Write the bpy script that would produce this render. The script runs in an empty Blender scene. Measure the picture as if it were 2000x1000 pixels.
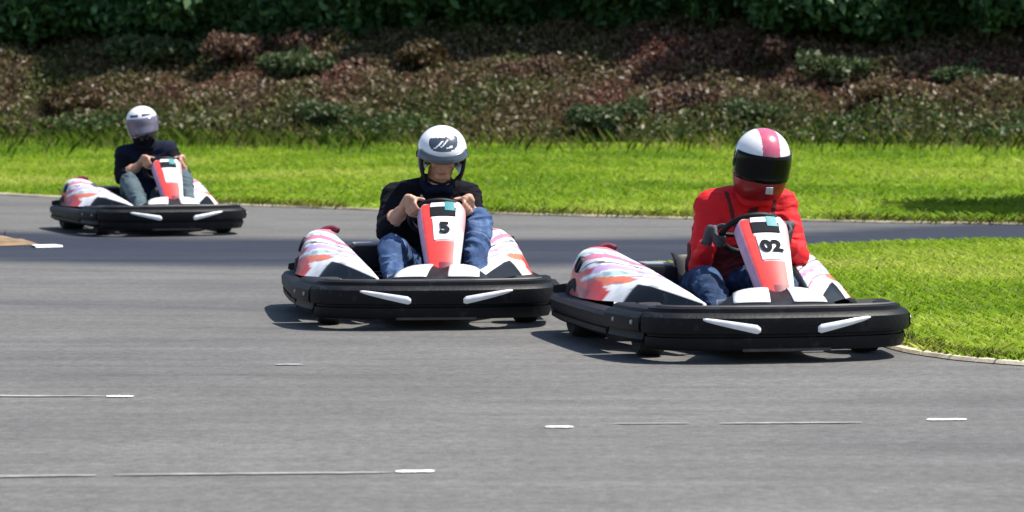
import bpy, bmesh, math, random
import numpy as np
from mathutils import Vector, Matrix

random.seed(5)
rng = np.random.default_rng(11)
SC = bpy.context.scene
COL = SC.collection
R = math.radians

# ------------------------------------------------------------------ camera, sky, sun, exposure
cam_d = bpy.data.cameras.new('camera')
cam = bpy.data.objects.new('camera', cam_d)
COL.objects.link(cam)
SC.camera = cam
cam.location = (0, 0, 1.17)
cam_d.sensor_width = 36.0
cam_d.lens = 108.0                      # 6000 px focal length for a 2000 px wide frame
cam.rotation_euler = (R(90) - math.atan(330 / 6000), 0, 0)
cam_d.clip_start = 0.2
cam_d.clip_end = 3000
cam_d.dof.use_dof = True
cam_d.dof.focus_distance = 14.2
cam_d.dof.aperture_fstop = 5.6

SUN_EL, SUN_AZ = 62.0, 7.0             # azimuth from +X towards +Y
world = bpy.data.worlds.new('World')
SC.world = world
world.use_nodes = True
wn = world.node_tree.nodes
sky = wn.new('ShaderNodeTexSky')
sky.sky_type = 'NISHITA'
sky.sun_disc = False
sky.sun_elevation = R(SUN_EL)
sky.sun_rotation = R(90 - SUN_AZ)
bg = wn['Background']
bg.inputs['Strength'].default_value = 0.10
world.node_tree.links.new(sky.outputs['Color'], bg.inputs['Color'])

sun_d = bpy.data.lights.new('sun', 'SUN')
sun_d.energy = 4.6
sun_d.angle = R(0.5)
sun_d.color = (1.0, 0.95, 0.86)
sun = bpy.data.objects.new('sun', sun_d)
COL.objects.link(sun)
SV = Vector((math.cos(R(SUN_EL)) * math.cos(R(SUN_AZ)), math.cos(R(SUN_EL)) * math.sin(R(SUN_AZ)), math.sin(R(SUN_EL))))
sun.rotation_euler = (-SV).to_track_quat('-Z', 'Y').to_euler()
sun.location = (20, 10, 30)

SC.view_settings.view_transform = 'Standard'
SC.view_settings.look = 'None'
SC.view_settings.exposure = 0.85
SC.view_settings.gamma = 1.0

# ------------------------------------------------------------------ materials
def mat(name, col, rough=0.5, metal=0.0, var=0.12, scale=30.0, bump=0.0, bscale=200.0, spec=0.5, coat=0.0,
        attr=None, trans=0.0, stretch=(1, 1, 1), scuff=None, sscale=6.0, sedge=0.56):
    m = bpy.data.materials.new(name)
    m.use_nodes = True
    nt = m.node_tree
    n, l = nt.nodes, nt.links
    b = n['Principled BSDF']
    tc = n.new('ShaderNodeTexCoord')
    mp = n.new('ShaderNodeMapping')
    mp.inputs['Scale'].default_value = stretch
    l.new(tc.outputs['Object'], mp.inputs['Vector'])
    no = n.new('ShaderNodeTexNoise')
    no.inputs['Scale'].default_value = scale
    no.inputs['Detail'].default_value = 5
    l.new(mp.outputs['Vector'], no.inputs['Vector'])
    mr = n.new('ShaderNodeMapRange')
    mr.inputs['From Min'].default_value = 0.3
    mr.inputs['From Max'].default_value = 0.7
    mr.inputs['To Min'].default_value = 1 - var
    mr.inputs['To Max'].default_value = 1 + var
    l.new(no.outputs['Fac'], mr.inputs['Value'])
    vm = n.new('ShaderNodeVectorMath')
    vm.operation = 'SCALE'
    if attr:
        a = n.new('ShaderNodeAttribute')
        a.attribute_name = attr
        l.new(a.outputs['Color'], vm.inputs[0])
    else:
        vm.inputs[0].default_value = col
    l.new(mr.outputs['Result'], vm.inputs['Scale'])
    col_out = vm.outputs['Vector']
    if scuff:
        ns = n.new('ShaderNodeTexNoise'); ns.inputs['Scale'].default_value = sscale
        ns.inputs['Detail'].default_value = 9; ns.inputs['Roughness'].default_value = 0.72
        l.new(tc.outputs['Object'], ns.inputs['Vector'])
        ms = n.new('ShaderNodeMapRange'); ms.inputs['From Min'].default_value = sedge; ms.inputs['From Max'].default_value = sedge + 0.12
        ms.inputs['To Max'].default_value = 0.75
        l.new(ns.outputs['Fac'], ms.inputs['Value'])
        mxs = n.new('ShaderNodeMix'); mxs.data_type = 'RGBA'
        mxs.inputs['B'].default_value = (*scuff, 1)
        l.new(ms.outputs['Result'], mxs.inputs['Factor']); l.new(col_out, mxs.inputs['A'])
        col_out = mxs.outputs['Result']
    l.new(col_out, b.inputs['Base Color'])
    b.inputs['Roughness'].default_value = rough
    b.inputs['Metallic'].default_value = metal
    b.inputs['Specular IOR Level'].default_value = spec
    b.inputs['Coat Weight'].default_value = coat
    b.inputs['Coat Roughness'].default_value = 0.08
    if bump > 0:
        nb = n.new('ShaderNodeTexNoise')
        nb.inputs['Scale'].default_value = bscale
        nb.inputs['Detail'].default_value = 4
        l.new(mp.outputs['Vector'], nb.inputs['Vector'])
        bp = n.new('ShaderNodeBump')
        bp.inputs['Strength'].default_value = bump
        bp.inputs['Distance'].default_value = 0.01
        l.new(nb.outputs['Fac'], bp.inputs['Height'])
        l.new(bp.outputs['Normal'], b.inputs['Normal'])
    if trans > 0:
        out = n['Material Output']
        tr = n.new('ShaderNodeBsdfTranslucent')
        l.new(vm.outputs['Vector'], tr.inputs['Color'])
        mx = n.new('ShaderNodeMixShader')
        mx.inputs['Fac'].default_value = trans
        l.new(b.outputs['BSDF'], mx.inputs[1])
        l.new(tr.outputs['BSDF'], mx.inputs[2])
        l.new(mx.outputs['Shader'], out.inputs['Surface'])
    return m

M = {}
M['black'] = mat('black_plastic', (0.005, 0.0054, 0.0075), 0.5, spec=0.2, var=0.35, scale=12, bump=0.15, bscale=60, scuff=(0.035, 0.036, 0.042), sscale=7.0)
M['dark'] = mat('dark_plastic', (0.007, 0.007, 0.010), 0.55, var=0.3, scale=20, spec=0.25)
M['trim'] = mat('scuffed_trim', (0.06, 0.055, 0.06), 0.5, var=0.5, scale=9)
M['white'] = mat('white_plastic', (0.78, 0.78, 0.80), 0.32, var=0.06, scale=14, coat=0.3)
M['paint'] = mat('painted_plastic', (1, 1, 1), 0.38, var=0.12, scale=18, attr='paint', coat=0.08, spec=0.35, scuff=(0.16, 0.14, 0.15), sscale=11.0, sedge=0.60)
M['maroon'] = mat('maroon_plastic', (0.12, 0.012, 0.03), 0.4)
M['red'] = mat('red_plastic', (0.55, 0.03, 0.03), 0.35, coat=0.3)
M['grey'] = mat('grey_plastic', (0.30, 0.31, 0.34), 0.35)
M['teal'] = mat('teal_plastic', (0.03, 0.22, 0.24), 0.3)
M['rubber'] = mat('tyre_rubber', (0.014, 0.014, 0.015), 0.8, var=0.3, scale=25, bump=0.2, bscale=120)
M['alu'] = mat('cast_aluminium', (0.55, 0.56, 0.58), 0.38, metal=0.9)
M['steel'] = mat('painted_tube', (0.05, 0.05, 0.055), 0.4, metal=0.3)
M['seat'] = mat('seat_shell', (0.007, 0.007, 0.009), 0.5, spec=0.25)
M['digit'] = mat('number_vinyl', (0.012, 0.013, 0.017), 0.8, spec=0.1)
M['skin'] = mat('skin', (0.50, 0.27, 0.18), 0.5, var=0.1, scale=40)
M['jeans'] = mat('blue_denim', (0.045, 0.085, 0.19), 0.85, var=0.45, scale=9, bump=0.3, bscale=90, spec=0.2, scuff=(0.13, 0.19, 0.30), sscale=9.0, sedge=0.52)
M['jeans_dark'] = mat('dark_denim', (0.024, 0.046, 0.10), 0.85, var=0.45, scale=9, bump=0.3, bscale=90, spec=0.2, scuff=(0.06, 0.12, 0.25), sscale=9.0, sedge=0.54)
M['trousers'] = mat('slate_trousers', (0.055, 0.09, 0.11), 0.85, var=0.3, scale=14, bump=0.3, bscale=90)
M['redcloth'] = mat('red_cloth', (0.66, 0.012, 0.018), 0.75, var=0.12, scale=9, bump=0.25, bscale=60, spec=0.3)
M['seam_shade'] = mat('dark_red_seam_shade', (0.10, 0.006, 0.010), 0.8)
M['blackcloth'] = mat('black_cloth', (0.007, 0.007, 0.011), 0.9, var=0.3, scale=10, bump=0.3, bscale=70, spec=0.12)
M['navycloth'] = mat('navy_cloth', (0.009, 0.012, 0.030), 0.9, var=0.3, scale=10, bump=0.3, bscale=70, spec=0.12)
M['glove'] = mat('dark_glove', (0.055, 0.05, 0.065), 0.7, var=0.3)
M['shoe'] = mat('shoe', (0.04, 0.04, 0.045), 0.6)
M['helmwhite'] = mat('white_helmet_gloss', (0.80, 0.80, 0.82), 0.18, var=0.03, coat=0.6)
M['helmred'] = mat('red_helmet_gloss', (0.26, 0.012, 0.014), 0.35, var=0.05, coat=0.1, spec=0.3)
M['helmstripe'] = mat('rose_stripe', (0.50, 0.09, 0.16), 0.22, coat=0.6)
M['helmblack'] = mat('black_helmet_gloss', (0.012, 0.013, 0.016), 0.22, coat=0.5)
M['helmgrey'] = mat('slate_helmet_gloss', (0.05, 0.065, 0.09), 0.25, coat=0.5)
M['visor'] = mat('dark_visor', (0.003, 0.004, 0.004), 0.12, spec=0.16)
M['visorpale'] = mat('lavender_visor', (0.14, 0.125, 0.185), 0.14, spec=0.8, var=0.2, scale=8)
M['padding'] = mat('helmet_padding', (0.03, 0.03, 0.035), 0.9)
M['pale'] = mat('pale_webbing', (0.5, 0.5, 0.53), 0.7)
M['eye'] = mat('eye_white', (0.6, 0.58, 0.55), 0.3)
M['iris'] = mat('iris_dark', (0.03, 0.018, 0.012), 0.2)
M['lip'] = mat('lip', (0.36, 0.13, 0.11), 0.5)
M['leaf'] = mat('leaf', (1, 1, 1), 0.5, attr='tint', var=0.05, spec=0.3, trans=0.28)
M['blade'] = mat('grass_blade', (1, 1, 1), 0.6, attr='tint', var=0.05, spec=0.25, trans=0.48)
M['bark'] = mat('bark', (0.07, 0.055, 0.04), 0.9, var=0.4, scale=6, bump=0.6, bscale=20)
M['kerb'] = mat('kerb_concrete', (0.50, 0.44, 0.32), 0.9, var=0.5, scale=5, bump=0.3, bscale=60, scuff=(0.09, 0.10, 0.03), sscale=5.0, sedge=0.56)
M['kerbdull'] = mat('dusty_kerb', (0.26, 0.22, 0.16), 0.9, var=0.6, scale=2.2, bump=0.3, bscale=60)
M['kerbwhite'] = mat('kerb_white_paint', (0.72, 0.73, 0.75), 0.7, var=0.2, scale=6)
M['linewhite'] = mat('road_paint', (0.80, 0.80, 0.80), 0.6, var=0.12, scale=30, scuff=(0.2, 0.2, 0.2), sscale=14.0, sedge=0.56)
M['lineworn'] = mat('worn_road_paint', (0.30, 0.30, 0.30), 0.8, var=0.3, scale=4, stretch=(1, 6, 1), scuff=(0.17, 0.168, 0.165), sscale=5.0, sedge=0.44)
M['soil'] = mat('dry_soil', (0.19, 0.125, 0.07), 0.95, var=0.5, scale=5, bump=0.5, bscale=30)

def terrain_material():
    m = bpy.data.materials.new('ground_soil_grass')
    m.use_nodes = True
    n, l = m.node_tree.nodes, m.node_tree.links
    b = n['Principled BSDF']
    a = n.new('ShaderNodeAttribute'); a.attribute_name = 'tint'
    tc = n.new('ShaderNodeTexCoord')
    no = n.new('ShaderNodeTexNoise'); no.inputs['Scale'].default_value = 3.0; no.inputs['Detail'].default_value = 8
    l.new(tc.outputs['Object'], no.inputs['Vector'])
    mr = n.new('ShaderNodeMapRange')
    mr.inputs['From Min'].default_value = 0.3; mr.inputs['From Max'].default_value = 0.7
    mr.inputs['To Min'].default_value = 0.6; mr.inputs['To Max'].default_value = 1.4
    l.new(no.outputs['Fac'], mr.inputs['Value'])
    vm = n.new('ShaderNodeVectorMath'); vm.operation = 'SCALE'
    l.new(a.outputs['Color'], vm.inputs[0]); l.new(mr.outputs['Result'], vm.inputs['Scale'])
    l.new(vm.outputs['Vector'], b.inputs['Base Color'])
    b.inputs['Roughness'].default_value = 0.95
    b.inputs['Specular IOR Level'].default_value = 0.15
    return m
M['terrain'] = terrain_material()

def asphalt_material():
    m = bpy.data.materials.new('asphalt')
    m.use_nodes = True
    n, l = m.node_tree.nodes, m.node_tree.links
    b = n['Principled BSDF']
    tc = n.new('ShaderNodeTexCoord')
    def noise(scale, detail, stretch=(1, 1, 1), rough=0.55):
        mp = n.new('ShaderNodeMapping'); mp.inputs['Scale'].default_value = stretch
        l.new(tc.outputs['Object'], mp.inputs['Vector'])
        t = n.new('ShaderNodeTexNoise'); t.inputs['Scale'].default_value = scale
        t.inputs['Detail'].default_value = detail; t.inputs['Roughness'].default_value = rough
        l.new(mp.outputs['Vector'], t.inputs['Vector'])
        return t.outputs['Fac']
    def rng_(v, lo, hi, a=0.3, c=0.7):
        mr = n.new('ShaderNodeMapRange')
        mr.inputs['From Min'].default_value = a; mr.inputs['From Max'].default_value = c
        mr.inputs['To Min'].default_value = lo; mr.inputs['To Max'].default_value = hi
        l.new(v, mr.inputs['Value'])
        return mr.outputs['Result']
    def mul(a, c):
        k = n.new('ShaderNodeMath'); k.operation = 'MULTIPLY'
        l.new(a, k.inputs[0]); l.new(c, k.inputs[1]); return k.outputs[0]
    agg = mul(rng_(noise(110, 3), 0.72, 1.28), mul(rng_(noise(26, 3), 0.78, 1.22), rng_(noise(9, 4), 0.92, 1.08)))
    mott = mul(rng_(noise(0.7, 6), 0.90, 1.10), rng_(noise(3.1, 5), 0.93, 1.07))
    streak = rng_(noise(1.0, 6, (0.22, 5.5, 1), 0.65), 0.84, 1.16)
    vo = n.new('ShaderNodeTexVoronoi'); vo.feature = 'DISTANCE_TO_EDGE'; vo.inputs['Scale'].default_value = 0.42
    wp = n.new('ShaderNodeTexNoise'); wp.inputs['Scale'].default_value = 2.2; wp.inputs['Detail'].default_value = 6
    l.new(tc.outputs['Object'], wp.inputs['Vector'])
    wa = n.new('ShaderNodeVectorMath'); wa.operation = 'MULTIPLY_ADD'
    wa.inputs[1].default_value = (0.9, 0.9, 0.9)
    l.new(wp.outputs['Color'], wa.inputs[0]); l.new(tc.outputs['Object'], wa.inputs[2])
    l.new(wa.outputs['Vector'], vo.inputs['Vector'])
    crack = rng_(vo.outputs['Distance'], 0.92, 1.0, 0.001, 0.006)
    v = mul(mul(mul(agg, mott), streak), crack)
    at = n.new('ShaderNodeAttribute'); at.attribute_name = 'road_tone'
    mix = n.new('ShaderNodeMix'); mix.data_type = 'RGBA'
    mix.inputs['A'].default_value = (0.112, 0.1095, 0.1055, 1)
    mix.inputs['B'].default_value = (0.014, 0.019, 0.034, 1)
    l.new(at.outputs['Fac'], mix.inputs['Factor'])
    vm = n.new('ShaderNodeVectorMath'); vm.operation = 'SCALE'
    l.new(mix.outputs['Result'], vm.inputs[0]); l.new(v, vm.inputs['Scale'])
    l.new(vm.outputs['Vector'], b.inputs['Base Color'])
    b.inputs['Roughness'].default_value = 0.8
    b.inputs['Specular IOR Level'].default_value = 0.3
    bp = n.new('ShaderNodeBump'); bp.inputs['Strength'].default_value = 0.35; bp.inputs['Distance'].default_value = 0.006
    l.new(noise(130, 3), bp.inputs['Height']); l.new(bp.outputs['Normal'], b.inputs['Normal'])
    return m
M['asphalt'] = asphalt_material()

# ------------------------------------------------------------------ mesh helpers
def link(o, parent=None):
    COL.objects.link(o)
    if parent is not None:
        o.parent = parent
    return o

def tag(o, label=None, cat=None, group=None, kind=None):
    for k, v in (('label', label), ('category', cat), ('group', group), ('kind', kind)):
        if v:
            o[k] = v
    return o

def empty(name, loc, rz=0.0):
    o = bpy.data.objects.new(name, None)
    o.empty_display_size = 0.2
    COL.objects.link(o)
    o.location = loc
    o.rotation_euler = (0, 0, rz)
    return o

def mesh_obj(name, V, F, mats, parent=None, fm=None, smooth=True, colors=None, cname='paint'):
    me = bpy.data.meshes.new(name)
    me.from_pydata([tuple(map(float, v)) for v in V], [], [tuple(int(i) for i in f) for f in F])
    for m in (mats if isinstance(mats, (list, tuple)) else [mats]):
        me.materials.append(m)
    if fm is not None:
        me.polygons.foreach_set('material_index', np.asarray(fm, dtype=np.int32))
    if smooth:
        me.polygons.foreach_set('use_smooth', np.ones(len(me.polygons), dtype=bool))
    if colors is not None:
        at = me.color_attributes.new(cname, 'FLOAT_COLOR', 'POINT')
        c = np.ones((len(V), 4), dtype=np.float32); c[:, :3] = colors
        at.data.foreach_set('color', c.ravel())
    me.update()
    return link(bpy.data.objects.new(name, me), parent)

def polys_mesh(name, P, tint, m):
    """P (n,k,3) separate polygons of k corners, tint (n,3) or (n,k,3)"""
    n, k = P.shape[0], P.shape[1]
    me = bpy.data.meshes.new(name)
    me.vertices.add(n * k); me.vertices.foreach_set('co', P.reshape(-1).astype(np.float32))
    me.loops.add(n * k); me.loops.foreach_set('vertex_index', np.arange(n * k, dtype=np.int32))
    me.polygons.add(n); me.polygons.foreach_set('loop_start', np.arange(0, n * k, k, dtype=np.int32))
    me.update(calc_edges=True)
    if tint.ndim == 2:
        tint = np.repeat(tint[:, None, :], k, 1)
    c = np.ones((n * k, 4), dtype=np.float32); c[:, :3] = tint.reshape(-1, 3)
    me.color_attributes.new('tint', 'FLOAT_COLOR', 'POINT').data.foreach_set('color', c.ravel())
    me.materials.append(m)
    return me

class MB:
    """collects primitives into one mesh"""
    def __init__(s): s.V, s.F, s.I = [], [], []
    def add(s, V, F, mi=0):
        o = len(s.V)
        s.V += [tuple(v) for v in V]
        s.F += [tuple(i + o for i in f) for f in F]
        s.I += [mi] * len(F)
    def box(s, c, size, mi=0, rot=None, bev=0.004):
        bm = bmesh.new()
        bmesh.ops.create_cube(bm, size=1.0)
        bmesh.ops.scale(bm, vec=size, verts=bm.verts)
        if bev > 0:
            bmesh.ops.bevel(bm, geom=bm.edges[:], offset=min(bev, min(size) * 0.45), segments=2, affect='EDGES', profile=0.6)
        if rot is not None:
            bmesh.ops.rotate(bm, cent=(0, 0, 0), matrix=rot, verts=bm.verts)
        bmesh.ops.translate(bm, vec=c, verts=bm.verts)
        bm.verts.index_update()
        s.add([v.co[:] for v in bm.verts], [[v.index for v in f.verts] for f in bm.faces], mi)
        bm.free()
    def tube(s, pts, r, mi=0, seg=10, closed=False):
        pts = [Vector(p) for p in pts]
        n = len(pts)
        rr = r if isinstance(r, (list, tuple)) else [r] * n
        V, F = [], []
        up = Vector((0.13, 0.2, 1)).normalized()
        prev = None
        for i, p in enumerate(pts):
            t = (pts[(i + 1) % n] - pts[i - 1]) if closed else (pts[min(i + 1, n - 1)] - pts[max(i - 1, 0)])
            t.normalize()
            a = (prev - t * prev.dot(t)) if prev is not None else t.cross(up)
            if a.length < 1e-5: a = t.cross(Vector((1, 0, 0)))
            a.normalize(); prev = a
            b = t.cross(a)
            for k in range(seg):
                w = 2 * math.pi * k / seg
                V.append(p + (a * math.cos(w) + b * math.sin(w)) * rr[i])
        rings = n if closed else n - 1
        for i in range(rings):
            j = (i + 1) % n
            for k in range(seg):
                k2 = (k + 1) % seg
                F.append((i * seg + k, i * seg + k2, j * seg + k2, j * seg + k))
        if not closed:
            F.append(tuple(range(seg))[::-1]); F.append(tuple((n - 1) * seg + k for k in range(seg)))
        s.add(V, F, mi)
    def lathe(s, prof, c, axis='x', seg=32, mi=0):
        """prof list of (radius, offset along axis)"""
        V, F = [], []
        for r, h in prof:
            for k in range(seg):
                w = 2 * math.pi * k / seg
                a, b = r * math.cos(w), r * math.sin(w)
                V.append({'x': (h, a, b), 'y': (a, h, b), 'z': (a, b, h)}[axis])
        n = len(prof)
        for i in range(n - 1):
            for k in range(seg):
                k2 = (k + 1) % seg
                F.append((i * seg + k, i * seg + k2, (i + 1) * seg + k2, (i + 1) * seg + k))
        if prof[0][0] > 1e-4: F.append(tuple(range(seg))[::-1])
        if prof[-1][0] > 1e-4: F.append(tuple((n - 1) * seg + k for k in range(seg)))
        s.add([Vector(v) + Vector(c) for v in V], F, mi)
    def build(s, name, mats, parent=None, smooth=True):
        o = mesh_obj(name, s.V, s.F, mats, parent, s.I, smooth)
        if smooth:
            try: o.data.set_sharp_from_angle(angle=R(38))
            except Exception: pass
        return o

def catmull(P, n, closed=False):
    P = np.asarray(P, float); m = len(P)
    out = []
    segs = m if closed else m - 1
    for i in range(segs):
        if closed:
            p0, p1, p2, p3 = P[(i - 1) % m], P[i], P[(i + 1) % m], P[(i + 2) % m]
        else:
            p0, p1, p2, p3 = P[max(i - 1, 0)], P[i], P[i + 1], P[min(i + 2, m - 1)]
        for k in range(n):
            t = k / n
            out.append(0.5 * (2 * p1 + (p2 - p0) * t + (2 * p0 - 5 * p1 + 4 * p2 - p3) * t * t + (3 * p1 - p0 - 3 * p2 + p3) * t ** 3))
    if not closed: out.append(P[-1])
    return np.array(out)

def loft(path, nrm, profs, closed_prof=True, caps=True):
    """path (n,2) plan points (l,f), nrm (n,2), profs list per point of (o,z). Returns V,F in blender coords"""
    V, F = [], []
    k = len(profs[0])
    for p, q, pr in zip(path, nrm, profs):
        for o, z in pr:
            V.append((p[0] + q[0] * o, -(p[1] + q[1] * o), z))
    n = len(path)
    for i in range(n - 1):
        for j in range(k if closed_prof else k - 1):
            j2 = (j + 1) % k
            F.append((i * k + j, i * k + j2, (i + 1) * k + j2, (i + 1) * k + j))
    if caps and closed_prof:
        F.append(tuple(range(k))[::-1]); F.append(tuple((n - 1) * k + j for j in range(k)))
    return V, F

def fix_normals(o):
    bm = bmesh.new(); bm.from_mesh(o.data)
    bmesh.ops.recalc_face_normals(bm, faces=bm.faces)
    bm.to_mesh(o.data); bm.free()
    return o

def sm(a, b, x):
    t = np.clip((x - a) / (b - a), 0, 1)
    return t * t * (3 - 2 * t)

def vnoise(x, y, f, seed=0):
    """cheap smooth value noise on arrays"""
    r = np.random.default_rng(seed); T = r.random((64, 64))
    u, v = x * f + 1000, y * f + 1000
    i, j = np.floor(u).astype(int), np.floor(v).astype(int)
    a, b = u - i, v - j
    a, b = a * a * (3 - 2 * a), b * b * (3 - 2 * b)
    g = lambda p, q: T[p % 64, q % 64]
    return (g(i, j) * (1 - a) + g(i + 1, j) * a) * (1 - b) + (g(i, j + 1) * (1 - a) + g(i + 1, j + 1) * a) * b

# ------------------------------------------------------------------ the setting: ground, track, infield, verge
def d_edge(X):
    X = np.asarray(X, float)
    q = 28.3 - 0.68 * X + 0.045 * X * X
    q = np.where(X > 5, 26.02 - 0.23 * (X - 5), q)
    return np.where(X < -6.5, 34.62 - 0.5 * (X + 6.5), q)

def y_base(X):
    return 44.0 - 0.3 * np.clip(X, -30, 30)

def zt(X, Y):
    X = np.asarray(X, float); Y = np.asarray(Y, float)
    de, yb = d_edge(X), y_base(X)
    u = np.clip((Y - de) / (yb - de), 0, 1)
    z = 0.36 * u * (0.55 + 0.45 * u)
    v = np.clip((Y - yb) / 5.0, 0, 1)
    z = z + 1.55 * (0.75 * v + 0.25 * v * v)
    w = np.clip((Y - yb - 5) / 14.0, 0, 1)
    z = z + 3.2 * (w * (1.6 - 0.6 * w))
    bumps = (vnoise(X, Y, 0.55, 3) - 0.5) * 0.28 + (vnoise(X, Y, 1.7, 4) - 0.5) * 0.12
    return z + bumps * sm(0.0, 1.0, v * 2) + (vnoise(X, Y, 0.6, 9) - 0.5) * 0.05 * sm(0, 0.3, u)

def axis_coords(lo, hi, a, b, fine, coarse):
    return np.unique(np.concatenate([np.arange(lo, a, coarse), np.arange(a, b, fine), np.arange(b, hi + coarse, coarse)]))

xs = axis_coords(-600, 600, -22, 22, 0.4, 24.0)
ys = axis_coords(-200, 1200, 24, 66, 0.4, 20.0)
XX, YY = np.meshgrid(xs, ys)
ZZ = zt(XX, YY) - 0.012 * (YY < d_edge(XX) + 0.2)
nx, ny = len(xs), len(ys)
ii = np.arange(nx * ny).reshape(ny, nx)
F = np.stack([ii[:-1, :-1], ii[:-1, 1:], ii[1:, 1:], ii[1:, :-1]], -1).reshape(-1, 4)
t = sm(-0.6, 1.2, YY - y_base(XX) + (vnoise(XX, YY, 0.8, 5) - 0.5) * 1.5)[..., None]
grass_c = np.array([0.12, 0.185, 0.012]); soil_c = np.array([0.055, 0.036, 0.022])
tint = grass_c * (1 - t) + soil_c * t
g = mesh_obj('ground', np.stack([XX, YY, ZZ], -1).reshape(-1, 3), F, M['terrain'], colors=tint.reshape(-1, 3), cname='tint')
tag(g, kind='structure')

# track: one asphalt sheet up to the far edge
xs = np.concatenate([np.arange(-60, -16, 4), np.arange(-16, 16, 0.3), np.arange(16, 61, 4)])
ts = np.concatenate([np.linspace(-1.2, 0.15, 12)[:-1], np.linspace(0.15, 1.0, 150)])
TX, TT = np.meshgrid(xs, ts)
TY = TT * d_edge(TX)
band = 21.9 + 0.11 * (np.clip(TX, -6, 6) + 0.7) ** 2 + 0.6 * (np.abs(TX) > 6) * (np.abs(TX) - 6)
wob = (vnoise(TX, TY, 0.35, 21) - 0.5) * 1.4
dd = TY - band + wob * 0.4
road_tone = sm(-2.6, -1.4, dd) * (1 - sm(1.0, 2.4, dd))  # darker bluish band across the track, soft at both edges
road_tone = road_tone * (0.86 + 0.25 * vnoise(TX * 0.25, TY * 3, 1.0, 22))
road_tone = road_tone + 0.22 * sm(0.0, 1.0, TX - 1.5) * sm(23.0, 25.0, TY)
strip = np.exp(-((TY - 18.6 - 0.12 * TX) / 0.35) ** 2) * 0.16 + np.exp(-((TY - 16.6 + 0.05 * TX) / 0.25) ** 2) * 0.07
def arc(x0, y0, x1, y1, sag, w, amp):
    u = (TX - x0) / (x1 - x0)
    yc = y0 + (y1 - y0) * u + sag * 4 * u * (1 - u)
    return amp * np.exp(-((TY - yc) / w) ** 2) * sm(0, .15, u) * (1 - sm(.85, 1, u))
marks = arc(-6, 17.3, 1.2, 14.7, .5, .10, .22) + arc(-6, 16.1, 1.0, 13.6, .5, .10, .18) + arc(-4.5, 20.0, .6, 18.0, .3, .12, .25) \
    + arc(-2.6, 12.6, 1.4, 11.7, .2, .07, .12) + arc(-5, 14.4, -.5, 13.9, .3, .09, .13)
blot = np.clip(vnoise(TX * .6, TY * 1.4, 1.0, 71) - .62, 0, 1) * .7
road_tone = np.clip(road_tone + strip + marks + blot, 0, 1)
nx, ny = len(xs), len(ts)
ii = np.arange(nx * ny).reshape(ny, nx)
F = np.stack([ii[:-1, :-1], ii[:-1, 1:], ii[1:, 1:], ii[1:, :-1]], -1).reshape(-1, 4)
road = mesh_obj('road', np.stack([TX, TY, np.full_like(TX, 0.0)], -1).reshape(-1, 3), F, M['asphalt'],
                colors=np.repeat(road_tone.reshape(-1, 1), 3, 1), cname='road_tone')
tag(road, kind='structure')

def strip_mesh(name, pts, w, h, m, z0=0.004, jitter=0.0):
    """a low kerb swept along plan points"""
    P = catmull(pts, 10)
    T = np.gradient(P, axis=0); T /= np.linalg.norm(T, axis=1)[:, None]
    N = np.stack([-T[:, 1], T[:, 0]], 1)
    V, F = [], []
    prof = [(-w / 2, 0), (-w / 2 + 0.012, h), (w / 2 - 0.012, h), (w / 2, 0)]
    for i, (p, q) in enumerate(zip(P, N)):
        jo = jitter * (random.random() - 0.5)
        for o, z in prof:
            V.append((p[0] + q[0] * (o + jo), p[1] + q[1] * (o + jo), z0 + z))
    for i in range(len(P) - 1):
        for j in range(3):
            F.append((i * 4 + j, i * 4 + j + 1, i * 4 + j + 5, i * 4 + j + 4))
    return fix_normals(mesh_obj(name, V, F, m, smooth=False))

ex = np.linspace(-14, 14, 30)
tag(strip_mesh('kerb', np.stack([ex, d_edge(ex) - 0.05], 1), 0.20, 0.012, M['kerbdull'], jitter=0.05), kind='structure')

def fill_poly(name, P, z, m, colors=None):
    bm = bmesh.new()
    vs = [bm.verts.new((p[0], p[1], z)) for p in P]
    f = bm.faces.new(vs)
    bmesh.ops.triangulate(bm, faces=[f])
    me = bpy.data.meshes.new(name); bm.to_mesh(me); bm.free()
    me.materials.append(m)
    if colors is not None:
        at = me.color_attributes.new('tint', 'FLOAT_COLOR', 'POINT')
        c = np.ones((len(me.vertices), 4), dtype=np.float32); c[:, :3] = colors
        at.data.foreach_set('color', c.ravel())
    o = link(bpy.data.objects.new(name, me))
    return fix_normals(o)

def inside(P, X, Y):
    P = np.asarray(P); r = np.zeros(X.shape, bool); j = len(P) - 1
    for i in range(len(P)):
        xi, yi, xj, yj = P[i, 0], P[i, 1], P[j, 0], P[j, 1]
        c = ((yi > Y) != (yj > Y)) & (X < (xj - xi) * (Y - yi) / (yj - yi + 1e-12) + xi)
        r ^= c; j = i
    return r

near_edge = [(9, 9.9), (5.0, 11.0), (3.2, 12.0), (2.15, 12.90), (1.86, 13.28), (1.72, 13.75), (1.68, 14.4), (1.55, 15.3), (1.12, 16.5), (0.62, 17.2), (0.36, 17.65)]
back_edge = [(0.36, 17.65), (0.42, 18.3), (0.95, 19.9), (2.1, 22.2), (4.0, 23.3), (9, 24.0)]
infield_poly = np.concatenate([catmull(near_edge, 8), catmull(back_edge, 8)[1:]])
inf = fill_poly('infield', infield_poly, 0.012, M['terrain'], colors=(0.12, 0.185, 0.012))
tag(inf, kind='structure')
tag(strip_mesh('kerb', near_edge[1:8], 0.085, 0.014, M['kerb']), kind='structure')
tag(strip_mesh('kerb', near_edge[7:], 0.22, 0.035, M['kerbwhite']), kind='structure')

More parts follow.
